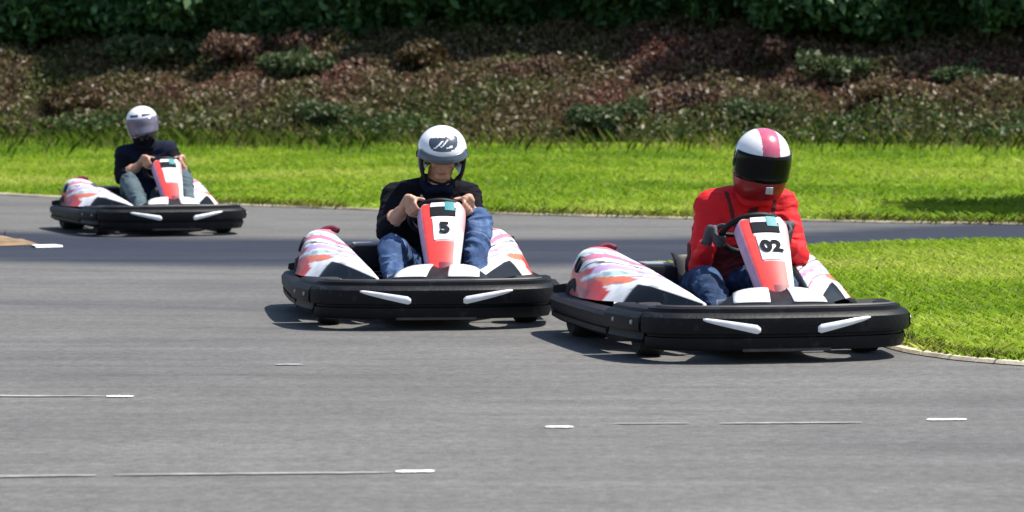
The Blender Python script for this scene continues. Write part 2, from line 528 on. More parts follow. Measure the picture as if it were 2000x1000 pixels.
isl_near = [(-10, 21.3), (-6, 21.9), (-4.3, 22.3), (-3.50, 22.75)]
isl_back = [(-3.50, 22.75), (-3.9, 23.6), (-5.5, 25.2), (-10, 28)]
island_poly = np.concatenate([catmull(isl_near, 8), catmull(isl_back, 8)[1:]])
IP = island_poly; ctr = np.array([-7.0, 23.7])
V, F, k = [], [], 0
for w, z in ((1.0, .004), (.97, .025), (.92, .038), (.6, .04), (.2, .045)):
    q = ctr + (IP - ctr) * w
    V += [(p[0], p[1], z + (0.02 * (random.random() - .5) if w < 1 else 0)) for p in q]
m = len(IP)
for a in range(4):
    for b in range(m):
        F.append((a * m + b, a * m + (b + 1) % m, (a + 1) * m + (b + 1) % m, (a + 1) * m + b))
F.append(tuple(4 * m + b for b in range(m)))
tag(fix_normals(mesh_obj('dirt_patch', V, F, M['soil'])), kind='structure')
tag(strip_mesh('kerb', [(-3.50, 22.42), (-3.42, 22.45), (-3.33, 22.50)], 0.20, 0.012, M['kerbwhite']), kind='structure')

def paint_line(x0, y0, x1, y1, w, m, segs=14):
    V, F = [], []
    for i in range(segs + 1):
        t = i / segs
        x, y = x0 + (x1 - x0) * t, y0 + (y1 - y0) * t
        e = min(1.0, 6 * min(t, 1 - t) + 0.35)
        a = w * 0.5 * e * (0.8 + 0.4 * random.random()); b = w * 0.5 * e * (0.8 + 0.4 * random.random())
        V += [(x, y - a, 0.004), (x, y + b, 0.004)]
    for i in range(segs):
        F.append((2 * i, 2 * i + 2, 2 * i + 3, 2 * i + 1))
    tag(mesh_obj('road_marking', V, F, m, smooth=False), kind='structure')
paint_line(-3.2, 11.62, -1.54, 11.57, 0.05, M['lineworn'])
paint_line(-1.535, 11.57, -1.43, 11.565, 0.055, M['linewhite'])
paint_line(-3.0, 9.05, -1.25, 9.20, 0.045, M['lineworn'], 30)
paint_line(-1.2, 9.21, -0.36, 9.27, 0.035, M['lineworn'], 16)
paint_line(-0.355, 9.29, -0.235, 9.30, 0.05, M['linewhite'])
paint_line(0.114, 10.52, 0.212, 10.52, 0.05, M['linewhite'])
paint_line(0.35, 10.62, 0.62, 10.635, 0.025, M['lineworn'], 10)
paint_line(0.72, 10.63, 1.22, 10.66, 0.035, M['lineworn'], 16)
paint_line(1.457, 10.75, 1.60, 10.76, 0.05, M['linewhite'])
paint_line(-1.0, 12.9, -0.88, 12.9, 0.05, M['lineworn'], 6)

# ------------------------------------------------------------------ grass
def grass_blades(name, X, Y, Z, h, w, pal, bend=0.5):
    n = len(X)
    a = rng.random(n) * 2 * np.pi
    d = np.stack([np.cos(a), np.sin(a), np.zeros(n)], 1)
    side = np.stack([-np.sin(a), np.cos(a), np.zeros(n)], 1)
    hh = h * (0.55 + 0.9 * rng.random(n)); ww = w * (0.6 + 0.8 * rng.random(n))
    base = np.stack([X, Y, Z - 0.01], 1)
    lean = (rng.random(n) * bend)[:, None] * hh[:, None] * d
    mid = base + lean * 0.35 + np.array([0, 0, 1.0]) * (hh * 0.6)[:, None]
    tip = base + lean + np.array([0, 0, 1.0]) * hh[:, None]
    P = np.stack([base - side * ww[:, None], base + side * ww[:, None], mid + side * ww[:, None] * 0.7, tip, mid - side * ww[:, None] * 0.7], 1)
    pal = np.asarray(pal)
    patch = vnoise(X, Y, 1.4, 31) * 0.35 + vnoise(X, Y, 0.55, 33) * 0.35 + vnoise(X * .6, Y, 0.25, 32) * 0.3
    k = np.clip((patch - .5) * 2.2 + .5 + (rng.random(n) - 0.5) * 0.5, 0, 0.999) * (len(pal) - 1)
    i = k.astype(int); f = (k - i)[:, None]
    c = pal[i] * (1 - f) + pal[np.minimum(i + 1, len(pal) - 1)] * f
    dry = rng.random(n) < 0.07
    c[dry] = c[dry] * .4 + np.array([0.25, 0.21, 0.09]) * .6
    c = c * (0.84 + 0.32 * rng.random(n))[:, None]
    return polys_mesh(name, P, c, M['blade'])

GPAL = [(0.130, 0.245, 0.014), (0.215, 0.345, 0.022), (0.29, 0.41, 0.034), (0.40, 0.47, 0.085)]
# far verge
n = 150000
X = np.where(rng.random(n) < .84, rng.uniform(-11, 10, n), np.where(rng.random(n) < .6, rng.uniform(-20, -11, n), rng.uniform(10, 16, n))); u = rng.random(n)
de, yb = d_edge(X), y_base(X)
Y = de + 0.1 + (yb + 0.6 - de) * u
me = grass_blades('grass', X, Y, zt(X, Y), 0.048, 0.010, GPAL, 2.4)
tag(link(bpy.data.objects.new('grass', me)), 'bright green grass verge between the far track edge and the bank', 'grass', kind='stuff')
# infield
n = 130000
X = rng.uniform(0.3, 6.5, n); Y = rng.uniform(10.6, 24, n)
k = inside(infield_poly, X, Y); X, Y = X[k], Y[k]
me = grass_blades('grass', X, Y, np.full(len(X), 0.012), 0.034, 0.006, GPAL, 2.4)
tag(link(bpy.data.objects.new('grass', me)), 'bright green infield grass beside the kart with the red driver', 'grass', kind='stuff')
# rough tufts over the edges of the track, tinted dark for the shade there
ex = rng.uniform(-11, 9, 5200)
k = vnoise(ex, ex * 0, 0.9, 81) > .42
X = ex[k]; Y = d_edge(X) + rng.normal(0.02, 0.10, len(X))
q = catmull(near_edge[1:8], 60); i = rng.integers(0, len(q), 1300)
i = i[vnoise(q[i, 0] * 3, q[i, 1] * 3, 0.9, 82) > .40]
X2 = q[i, 0] + np.abs(rng.normal(0.05, 0.05, len(i))) + .02; Y2 = q[i, 1] + rng.normal(0, 0.03, len(i))
me = grass_blades('edge_grass', np.r_[X, X2], np.r_[Y, Y2], np.r_[zt(X, Y), X2 * 0 + .01], np.r_[X * 0 + .07, X2 * 0 + .04], 0.006,
                  [(0.07, 0.10, 0.012), (0.12, 0.16, 0.016), (0.17, 0.17, 0.04)], 1.8)
tag(link(bpy.data.objects.new('edge_grass', me)), 'rough grass tufts, tinted dark as shade, growing over the edges of the track', 'grass', kind='stuff')
# tall dry seeding grass along the foot of the bank
n = 12000
X = rng.uniform(-11, 10, n); Y = y_base(X) + rng.normal(0.1, 1.3, n) - 0.2
k = rng.random(n) < np.where(X < -2, 1.0, 0.50) * (0.25 + vnoise(X, Y, 0.7, 83)); X, Y = X[k], Y[k]
me = grass_blades('tall_grass', X, Y, zt(X, Y), 0.20, 0.006,
                  [(0.08, 0.14, 0.016), (0.12, 0.16, 0.025), (0.17, 0.17, 0.05), (0.30, 0.26, 0.14)], 0.9)
tag(link(bpy.data.objects.new('tall_grass', me)), 'tall pale seeding grass along the foot of the bank', 'tall grass', kind='stuff')
# sparse weeds on the dirt patch
n = 260
X = rng.uniform(-6, -3.6, n); Y = rng.uniform(22, 26, n)
k = inside(island_poly, X, Y) & (rng.random(n) < 0.5); X, Y = X[k], Y[k]
me = grass_blades('weeds', X, Y, np.full(len(X), 0.03), 0.05, 0.008, [(0.07, 0.06, 0.02), (0.14, 0.10, 0.04), (0.2, 0.13, 0.06)])
tag(link(bpy.data.objects.new('weeds', me)), 'sparse brown weeds on the dry dirt patch', 'weeds', kind='stuff')

# ------------------------------------------------------------------ leaves, bank cover, bushes, trees
def leaf_quads(C, size, c):
    n = len(C)
    a = rng.normal(size=(n, 3)); a /= np.linalg.norm(a, axis=1)[:, None]
    b = rng.normal(size=(n, 3)); b -= a * (a * b).sum(1)[:, None]; b /= np.linalg.norm(b, axis=1)[:, None]
    s = (size * (0.5 + rng.random(n)))[:, None]
    up = np.cross(a, b) * s * 0.18
    P = np.stack([C - a * s, C + b * s * 0.5 + up, C + a * s, C - b * s * 0.5 + up], 1)
    return P, c

def pick(pal, k):
    pal = np.asarray(pal); k = np.clip(k, 0, 0.999) * (len(pal) - 1)
    i = k.astype(int); f = (k - i)[:, None]
    return pal[i] * (1 - f) + pal[np.minimum(i + 1, len(pal) - 1)] * f

# bracken and low scrub covering the bank, a mass nobody could count
n = 235000
X = np.where(rng.random(n) < .88, rng.uniform(-12, 11, n), np.where(rng.random(n) < .6, rng.uniform(-21, -12, n), rng.uniform(11, 17, n))); v = rng.random(n) ** 0.85
Y = y_base(X) - 0.1 + 6.4 * v
clump = vnoise(X, Y, 1.3, 41) * 0.6 + vnoise(X, Y, 2.6, 42) * 0.4
Z = zt(X, Y) + rng.random(n) ** 1.3 * (0.08 + 0.42 * clump)
hue = vnoise(X, Y, 0.42, 43) * 0.55 + vnoise(X, Y, 1.5, 44) * 0.45 + (rng.random(n) - 0.5) * 0.34
hue = hue + 0.10 * sm(2.0, 5.0, 6.4 * v) - 0.12 * (1 - sm(0.0, 1.4, 6.4 * v)) + 0.02 - 0.16 * sm(2.5, 7.0, -X)
BPAL = [(0.026, 0.050, 0.015), (0.044, 0.060, 0.018), (0.060, 0.056, 0.024), (0.074, 0.053, 0.032), (0.080, 0.050, 0.035), (0.105, 0.042, 0.038)]
c = np.array([1.75, 1.8, 1.55]) * pick(BPAL, hue * 1.25 - 0.16) * (0.6 + 0.85 * rng.random(n))[:, None]
spk = rng.random(n) < 0.020
c[spk] = np.array([0.42, 0.36, 0.29]) * (0.5 + 0.6 * rng.random(spk.sum()))[:, None]
P, c = leaf_quads(np.stack([X, Y, Z], 1), 0.042, c)
tag(link(bpy.data.objects.new('bracken', polys_mesh('bracken', P, c, M['leaf']))),
    'rusty brown and green bracken scrub covering the sloping bank', 'bracken', kind='stuff')

def crown_points(clumps, per):
    out = []
    for (cx, cy, cz, rx, ry, rz) in clumps:
        d = rng.normal(size=(per, 3)); d /= np.linalg.norm(d, axis=1)[:, None]
        r = rng.random(per) ** 0.45
        r *= 0.75 + 0.35 * vnoise(d[:, 0] * 3 + cx, d[:, 2] * 3 + d[:, 1] * 2 + cz, 1.0, 55)
        out.append(d * r[:, None] * np.array([rx, ry, rz]) + np.array([cx, cy, cz]))
    return np.concatenate(out)

def crown_mesh(name, clumps, per, size, pal, fleck=0.0):
    C = crown_points(clumps, per)
    k = vnoise(C[:, 0] + 7 * C[:, 1], C[:, 2], 1.6, 61) * 0.6 + (rng.random(len(C)) - 0.5) * 0.7 + 0.2
    c = pick(pal, k) * (0.6 + 0.8 * rng.random(len(C)))[:, None]
    P, c = leaf_quads(C, size, c)
    return polys_mesh(name, P, c, M['leaf'])

def stems_mesh(name, h, spread, n, r0):
    mb = MB()
    for i in range(n):
        a = 2 * math.pi * i / n + random.random()
        pts, rr = [], []
        for k in range(6):
            t = k / 5
            pts.append((math.cos(a) * spread * t ** 1.3 + 0.05 * (random.random() - 0.5), math.sin(a) * spread * t ** 1.3, h * t - 0.05))
            rr.append(r0 * (1 - 0.8 * t))
        mb.tube(pts, rr, seg=6)
    me = mb.build(name, M['bark'])
    d = me.data
    bpy.data.objects.remove(me)
    return d

GREEN = [(0.014, 0.040, 0.014), (0.028, 0.072, 0.022), (0.050, 0.110, 0.034), (0.095, 0.165, 0.070)]
HEDGE_F, HEDGE_S = [], []
for s in range(3):
    cl = []
    for i in range(11):
        cl.append((random.uniform(-1.3, 1.3), random.uniform(-0.75, 0.75), random.uniform(0.45, 3.6), random.uniform(0.55, 0.95), random.uniform(0.5, 0.8), random.uniform(0.45, 0.8)))
    for i in range(5):
        cl.append((-1.3 + 0.65 * i, random.uniform(-0.9, -0.5), random.uniform(0.35, 0.9), 0.55, 0.5, 0.5))
    HEDGE_F.append(crown_mesh('foliage', cl, 1500, 0.085, [tuple(1.3 * q for q in p) for p in GREEN]))
    HEDGE_S.append(stems_mesh('stem', 2.6, 0.9, 6, 0.06))

def plant(name, x, y, fm, smesh, label, cat, group=None, rz=0.0, s=1.0, z=None, sname='stem'):
    e = empty(name, (x, y, float(zt(x, y)) - 0.02 if z is None else z), rz)
    e.scale = (s, s, s)
    tag(e, label, cat, group)
    link(bpy.data.objects.new('foliage', fm), e)
    link(bpy.data.objects.new(sname, smesh), e)
    return e

hx = [-17.2, -15.3, -13.4, -11.5, -9.6, -7.7, -5.9, -4.1, -2.2, -0.4, 1.5, 3.3, 5.2, 7.0, 8.9, 10.8, 12.7]
for i, x in enumerate(hx):
    plant('hedge_bush', x + random.uniform(-.3, .3), float(y_base(x)) + (4.9 if x < -5 else 5.3) + random.uniform(-.35, .45), HEDGE_F[i % 3], HEDGE_S[i % 3],
          'dense dark green bush of the hedge along the top of the bank', 'bush', 'hedge bushes along the top of the bank',
          random.choice((0, math.pi)) + random.uniform(-.4, .4), random.uniform(0.95, 1.2))

def tree_meshes(h, r):
    mb = MB()
    trunk = [(0.12 * math.sin(k), 0.1 * math.cos(1.7 * k), h * 0.75 * k / 7 - 0.1) for k in range(8)]
    mb.tube(trunk, [0.26 * (1 - 0.09 * k) for k in range(8)], seg=10)
    cl = []
    for i in range(13):
        a = i * 2.4; z = h * (0.32 + 0.55 * (i / 12)); rad = r * (0.75 - 0.45 * (i / 12)) * random.uniform(.7, 1.1)
        tip = (math.cos(a) * rad, math.sin(a) * rad, z)
        b = trunk[min(7, 2 + i // 3)]
        mb.tube([b, ((b[0] + tip[0]) / 2, (b[1] + tip[1]) / 2, (b[2] + tip[2]) / 2 + 0.15), tip], [0.10, 0.06, 0.025], seg=6)
        cl.append((tip[0], tip[1], tip[2] + 0.1, r * 0.5, r * 0.5, r * 0.42))
    cl.append((0, 0, h * 0.9, r * 0.5, r * 0.5, r * 0.5))
    o = mb.build('trunk', M['bark']); d = o.data; bpy.data.objects.remove(o)
    return crown_mesh('crown', cl, 1500, 0.12, GREEN), d

TREES = [tree_meshes(8.0, 2.6), tree_meshes(9.5, 2.9)]
tx = [-16.8, -13.9, -11, -8.2, -5.4, -2.6, 0.2, 3.0, 5.8, 8.4, 11.2]
for i, x in enumerate(tx):
    y = float(y_base(x)) + 11.0 + random.uniform(-.8, .9)
    cm, tm = TREES[i % 2]
    e = empty('tree', (x, y, float(zt(x, y)) - 0.05), random.uniform(0, 6.28))
    s = random.uniform(.9, 1.15); e.scale = (s, s, s)
    tag(e, 'tall shaded tree standing close behind the dark hedge', 'tree', 'trees behind the hedge')
    link(bpy.data.objects.new('crown', cm), e); link(bpy.data.objects.new('trunk', tm), e)
# the tree whose shade falls on the verge at the edge of the frame
cm, tm = TREES[0]
e = empty('tree', (8.3, 29.2, float(zt(8.3, 29.2)) - 0.05), 1.0)
e.scale = (0.85, 0.85, 0.95)
tag(e, 'lone tree on the grass verge shading its far corner', 'tree')
link(bpy.data.objects.new('crown', cm), e); link(bpy.data.objects.new('trunk', tm), e)

# individual bushes on the bank
SHRUB = []
SGREEN = [(0.045, 0.070, 0.026), (0.060, 0.090, 0.032), (0.08, 0.11, 0.042), (0.11, 0.14, 0.07)]
for pal in (SGREEN, [(0.11, 0.066, 0.044), (0.13, 0.076, 0.053), (0.16, 0.095, 0.068), (0.12, 0.088, 0.050)], [(0.04, 0.03, 0.015), (0.075, 0.05, 0.02), (0.10, 0.065, 0.03), (0.05, 0.06, 0.02)]):
    cl = [(random.uniform(-.65, .65), random.uniform(-.4, .4), random.uniform(.10, .42), random.uniform(.18, .42), random.uniform(.2, .4), random.uniform(.12, .26)) for _ in range(9)]
    SHRUB.append((crown_mesh('foliage', cl, 300, 0.05, pal), stems_mesh('stem', 0.5, 0.3, 5, 0.02)))
SPOTS = [  # x, distance up the bank, kind, scale, label
    (-4.15, 3.6, 1, 1.15, 'reddish pink bracken clump above and right of the hatless-looking grey visored driver'),
    (-5.6, 3.6, 0, 1.25, 'broad dark green bush near the top of the bank above the small far kart'),
    (-3.3, 3.0, 0, 1.0, 'green bush just beside the big reddish pink bracken clump'),
    (-2.7, 0.9, 0, 0.8, 'low green bush at the foot of the bank left of the white helmet'),
    (-6.9, 1.2, 2, 1.0, 'olive brown scrub bush near the edge of the view above the grass'),
    (1.35, 0.5, 0, 0.95, 'green bush at the foot of the bank between the two nearer drivers'),
    (0.1, 2.9, 1, 0.75, 'rusty red bracken clump halfway up the bank over the middle kart'),
    (2.45, 1.6, 1, 0.95, 'rusty red bracken clump low on the bank beside the red driver\'s helmet'),
    (3.5, 0.9, 0, 0.75, 'small green bush directly behind the red and white helmet'),
    (4.3, 3.9, 1, 0.9, 'dull red bracken clump high on the bank right of the red driver'),
    (4.75, 3.0, 0, 0.95, 'green bush below the dull red clump high on the bank'),
    (6.7, 2.9, 0, 0.85, 'dark green bush on the bank in the shady far corner'),
    (-1.3, 3.4, 2, 0.9, 'olive brown scrub bush high on the bank near the hedge'),
    (5.4, 1.5, 2, 0.9, 'brown scrub bush low on the bank near the shady corner'),
]
for x, up, k, s, lab in SPOTS:
    lab = lab.replace('hatless-looking grey visored driver', 'farthest driver')
    plant({0: 'bush', 1: 'bracken_clump', 2: 'scrub_bush'}[k], x, float(y_base(x)) + up, SHRUB[k][0], SHRUB[k][1], lab,
          {0: 'bush', 1: 'bracken', 2: 'bush'}[k], None, random.uniform(0, 6.28), s)

# ------------------------------------------------------------------ karts: local (l, f, z), l = to the kart's left, f = forward; blender = (l, -f, z)
half = [(0, 1.0), (.22, .992), (.40, .955), (.50, .918), (.565, .855), (.603, .76), (.63, .62), (.65, .45), (.665, .2), (.67, 0), (.67, -.42), (.66, -.66),
        (.63, -.78), (.56, -.865), (.40, -.91), (.2, -.93), (0, -.935)]
half = [(a * .975, b) for a, b in half]
loop = [(a, b) for a, b in half] + [(-a, b) for a, b in half[-2:0:-1]]
PATH = catmull(loop, 10, closed=True)
Tn = np.roll(PATH, -1, 0) - np.roll(PATH, 1, 0); Tn /= np.linalg.norm(Tn, axis=1)[:, None]
NRM = np.stack([-Tn[:, 1], Tn[:, 0]], 1)
if (NRM[0] * np.array([0, 1])).sum() < 0: NRM = -NRM
NP = len(PATH)

def bumper_piece(i0, i1, prof):
    idx = [i % NP for i in range(i0, i1 + 1)]
    return loft(PATH[idx], NRM[idx], [prof] * len(idx))

FRONT = [(-.10, .070), (-.02, .050), (.0, .053), (.013, .078), (.013, .106), (.002, .110), (.002, .119), (.029, .125), (.034, .140), (.031, .192), (.014, .210), (-.004, .213),
         (-.007, .230), (-.03, .237), (-.10, .237), (-.11, .20)]
CORNER = [(-.10, .085), (-.02, .070), (.004, .074), (.018, .092), (.010, .112), (.010, .122), (.034, .128), (.040, .142), (.037, .186), (.018, .205), (-.004, .208),
          (-.008, .222), (-.03, .228), (-.10, .226), (-.11, .20)]
SIDE = [(-.07, .085), (-.015, .072), (.012, .088), (.014, .110), (.002, .114), (.002, .128), (.020, .133), (.022, .168), (.008, .186), (-.04, .194), (-.07, .19)]
REAR = [(-.07, .085), (-.01, .078), (.018, .092), (.020, .118), (.004, .123), (.004, .136), (.022, .141), (.022, .170), (.006, .175), (.006, .188), (.018, .193), (.014, .222), (-.04, .232), (-.07, .22)]

WHITE = np.array([.78, .78, .80]); RED = np.array([.60, .045, .04]); PINK = np.array([.66, .20, .30]); AQUA = np.array([.42, .62, .66])
LILAC = np.array([.50, .36, .60]); BLK = np.array([.006, .006, .008]); DKRED = np.array([.30, .015, .045]); ORANGE = np.array([.70, .18, .09])

def pod(sgn):
    """body side pod: teardrop blister, inner top edge high at the rear, tapering forward and inward"""
    nt, nu = 72, 44
    V, C = [], []
    for i in range(nt):
        t = i / (nt - 1)                        # 0 front .. 1 rear
        f = .60 - 1.36 * t
        zi = float(np.interp(t, [0, .12, .45, .75, .88, .96, 1], [.225, .262, .345, .405, .415, .385, .30]))
        li = float(np.interp(t, [0, .3, .7, 1], [.235, .30, .385, .41]))
        lo = float(np.interp(t, [0, .06, .15, .28, .42, .6, .9, 1], [.265, .315, .39, .505, .595, .618, .590, .53]))
        zo = float(np.interp(t, [0, .25, .45, .8, 1], [.205, .212, .205, .195, .20]))
        for j in range(nu):
            u = j / (nu - 1)
            if u < .25:                         # inner wall, bottom to top
                w = u / .25
                l, z = li + .012 * w, .17 + (zi - .17) * w
            else:
                w = (u - .25) / .75
                bul = math.sin(math.pi * w) * (.045 * min(1, 3 * t + .3) + .038 * float(sm(.40, .75, t)))
                rim = .02 * math.exp(-(w / .06) ** 2)
                l = li + .012 + (lo - li - .012) * (w ** 1.15) + bul * .5
                z = zi + (zo - zi) * (w ** 0.95) + bul + rim * 0
            V.append((sgn * l, -f, z))
            # livery
            w = max(0.0, (u - .25) / .75)
            q = t * 2.1 - w * 1.05
            c = WHITE.copy()
            if u < .22: c = BLK.copy()
            else:
                h = math.sin(9 * w + 14 * t) * .03
                if .30 < q < .36: c = PINK
                elif .38 < q + h < .52: c = AQUA
                elif .58 <= q + h < .74: c = LILAC
                elif .80 < q < .84: c = BLK * 6
                elif .96 < q + h < 1.14: c = PINK
                elif 1.20 < q < 1.30: c = AQUA
                elif 1.46 < q < 1.72 and w < .5: c = PINK
                elif 1.72 <= q < 1.95 and w < .34: c = ORANGE
                if w > .50 and .34 < t < .60 and -.12 < (w - .70) - (t - .47) * 1.3 < .08: c = ORANGE
                if w > .60 and .62 < t < .80 and -.05 < (w - .75) - (t - .70) * 1.1 < .03: c = RED
                if w > .78 + .05 * math.sin(20 * t) and t > .40: c = RED
                if w > .88 and t > .56: c = DKRED
                g = math.sin(31 * t + 7 * w) * math.sin(23 * w - 11 * t)
                if g > .62 and .2 < t < .92 and w < .8: c = c * .45 + np.array([.10, .10, .13])
                if t > .93: c = PINK * .8
                if t < .30 and w > .62: c = BLK
            C.append(c)
    F = []
    for i in range(nt - 1):
        for j in range(nu - 1):
            F.append((i * nu + j, i * nu + j + 1, (i + 1) * nu + j + 1, (i + 1) * nu + j))
    F.append(tuple(range(nu))); F.append(tuple((nt - 1) * nu + j for j in range(nu)))
    return V, F, np.array(C)

def text_mesh(body, size):
    cu = bpy.data.curves.new('digits', 'FONT')
    cu.body = body; cu.size = size; cu.align_x = 'CENTER'; cu.align_y = 'CENTER'; cu.extrude = 0.0012; cu.offset = 0.0045
    o = bpy.data.objects.new('digits', cu); COL.objects.link(o)
    bpy.context.view_layer.update()
    ev = o.evaluated_get(bpy.context.evaluated_depsgraph_get())
    me = ev.to_mesh()
    V = [v.co.copy() for v in me.vertices]; F = [tuple(p.vertices) for p in me.polygons]
    ev.to_mesh_clear()
    bpy.data.objects.remove(o)
    return V, F

PL0 = 0.066                                    # the steering fairing sits a little to the kart's left
def fl0(v): return .066 + .036 * v
def fairing_frame(v):
    f = .665 - .42 * v; z = .262 + .318 * v
    hw = float(np.interp(v, [0, .15, .8, .93, 1], [.080, .086, .120, .124, .106]))
    return f, z, hw
FN = Vector((0, -.318, .42)).normalized()      # outward normal of the fairing in blender space (forward and up)
FU = Vector((0, .42, .318)).normalized()       # up along it

def fairing():
    nv, nu = 46, 33
    V, C = [], []
    for i in range(nv):
        v = i / (nv - 1); f, z, hw = fairing_frame(v)
        for j in range(nu):
            s = -1 + 2 * j / (nu - 1)
            e = max(0, abs(s) - .80) / .20
            l = fl0(v) + hw * (s if abs(s) < .8 else math.copysign(.8 + .2 * math.sin(e * math.pi / 2), s))
            off = .018 * (1 - s * s) - .050 * (1 - math.cos(e * math.pi / 2))
            p = Vector((l, -f, z)) + FN * off
            V.append(p)
            c = RED * 1.0
            if s < -.86: c = np.array([.52, .30, .46])
            elif s < -.50 + .25 * (1 - v): c = RED
            elif s > .62: c = WHITE if v < .62 else np.array([.66, .33, .33])
            elif v > .40: c = WHITE
            else: c = RED if v > .10 else DKRED * .5
            if v > .97: c = WHITE * .8
            C.append(c)
    F = []
    for i in range(nv - 1):
        for j in range(nu - 1):
            F.append((i * nu + j, i * nu + j + 1, (i + 1) * nu + j + 1, (i + 1) * nu + j))
    n0 = len(V)                                # back shell
    for i in range(nv):
        for j in range(nu):
            s = -1 + 2 * j / (nu - 1)
            V.append(V[i * nu + j] - FN * (.03 * (1 - s ** 6) + .002)); C.append(BLK)
    for i in range(nv - 1):
        for j in range(nu - 1):
            F.append((n0 + i * nu + j, n0 + (i + 1) * nu + j, n0 + (i + 1) * nu + j + 1, n0 + i * nu + j + 1))
    for i in range(nv - 1):
        for j in (0, nu - 1):
            F.append((i * nu + j, (i + 1) * nu + j, n0 + (i + 1) * nu + j, n0 + i * nu + j))
    for j in range(nu - 1):
        for i in (0, nv - 1):
            F.append((i * nu + j, i * nu + j + 1, n0 + i * nu + j + 1, n0 + i * nu + j))
    return V, F, np.array(C)

def fairing_panel(v0, v1, s0, s1, off, nseg=10):
    """a thin slab lying on the fairing"""
    V, F = [], []
    for v in (v0, v1):
        f, z, hw = fairing_frame(v)
        for k in range(nseg + 1):
            s = s0 + (s1 - s0) * k / nseg
            p = Vector((fl0(v) + hw * s, -f, z)) + FN * (.018 * (1 - s * s) + off)
            V += [p, p - FN * .006]
    m = 2 * (nseg + 1)
    for k in range(nseg):
        F.append((2 * k, 2 * k + 2, m + 2 * k + 2, m + 2 * k))
        F.append((2 * k, 2 * k + 1, 2 * k + 3, 2 * k + 2))
        F.append((m + 2 * k, m + 2 * k + 2, m + 2 * k + 3, m + 2 * k + 1))
    F.append((0, m, m + 1, 1)); F.append((2 * nseg, 2 * nseg + 1, m + 2 * nseg + 1, m + 2 * nseg))
    return V, F

WHL_C = Vector((.09, -.15, .507))              # steering wheel centre
WHL_N = Vector((0, .62, .78)).normalized()     # faces the driver
WHL_R = Vector((1, 0, 0))
WHL_U = WHL_N.cross(WHL_R) * 1.0
if WHL_U.z < 0: WHL_U = -WHL_U
WR = .142

def wheel_point(phi):
    return WHL_C + (WHL_R * math.sin(phi) + WHL_U * math.cos(phi)) * WR

def number_plate(digits, parent):
    mb = MB()
    V, F = fairing_panel(.42, .735, -.44, .60, .004)
    mb.add(V, F, 0)
    if digits:
        TV, TF = text_mesh(digits, .112 if len(digits) == 1 else .098)
        vm = .575; f, z, hw = fairing_frame(vm)
        o = Vector((fl0(vm) + hw * .08, -f, z)) + FN * (.018 + .0105)
        out = []
        for p in TV:
            s = (hw * .08 + p.x) / hw
            out.append(o + WHL_R * p.x + FU * p.y + FN * (p.z - .018 * s * s))
        mb.add(out, TF, 1)
    return fix_normals(mb.build('number_plate', [M['white'], M['digit']], parent, smooth=False))

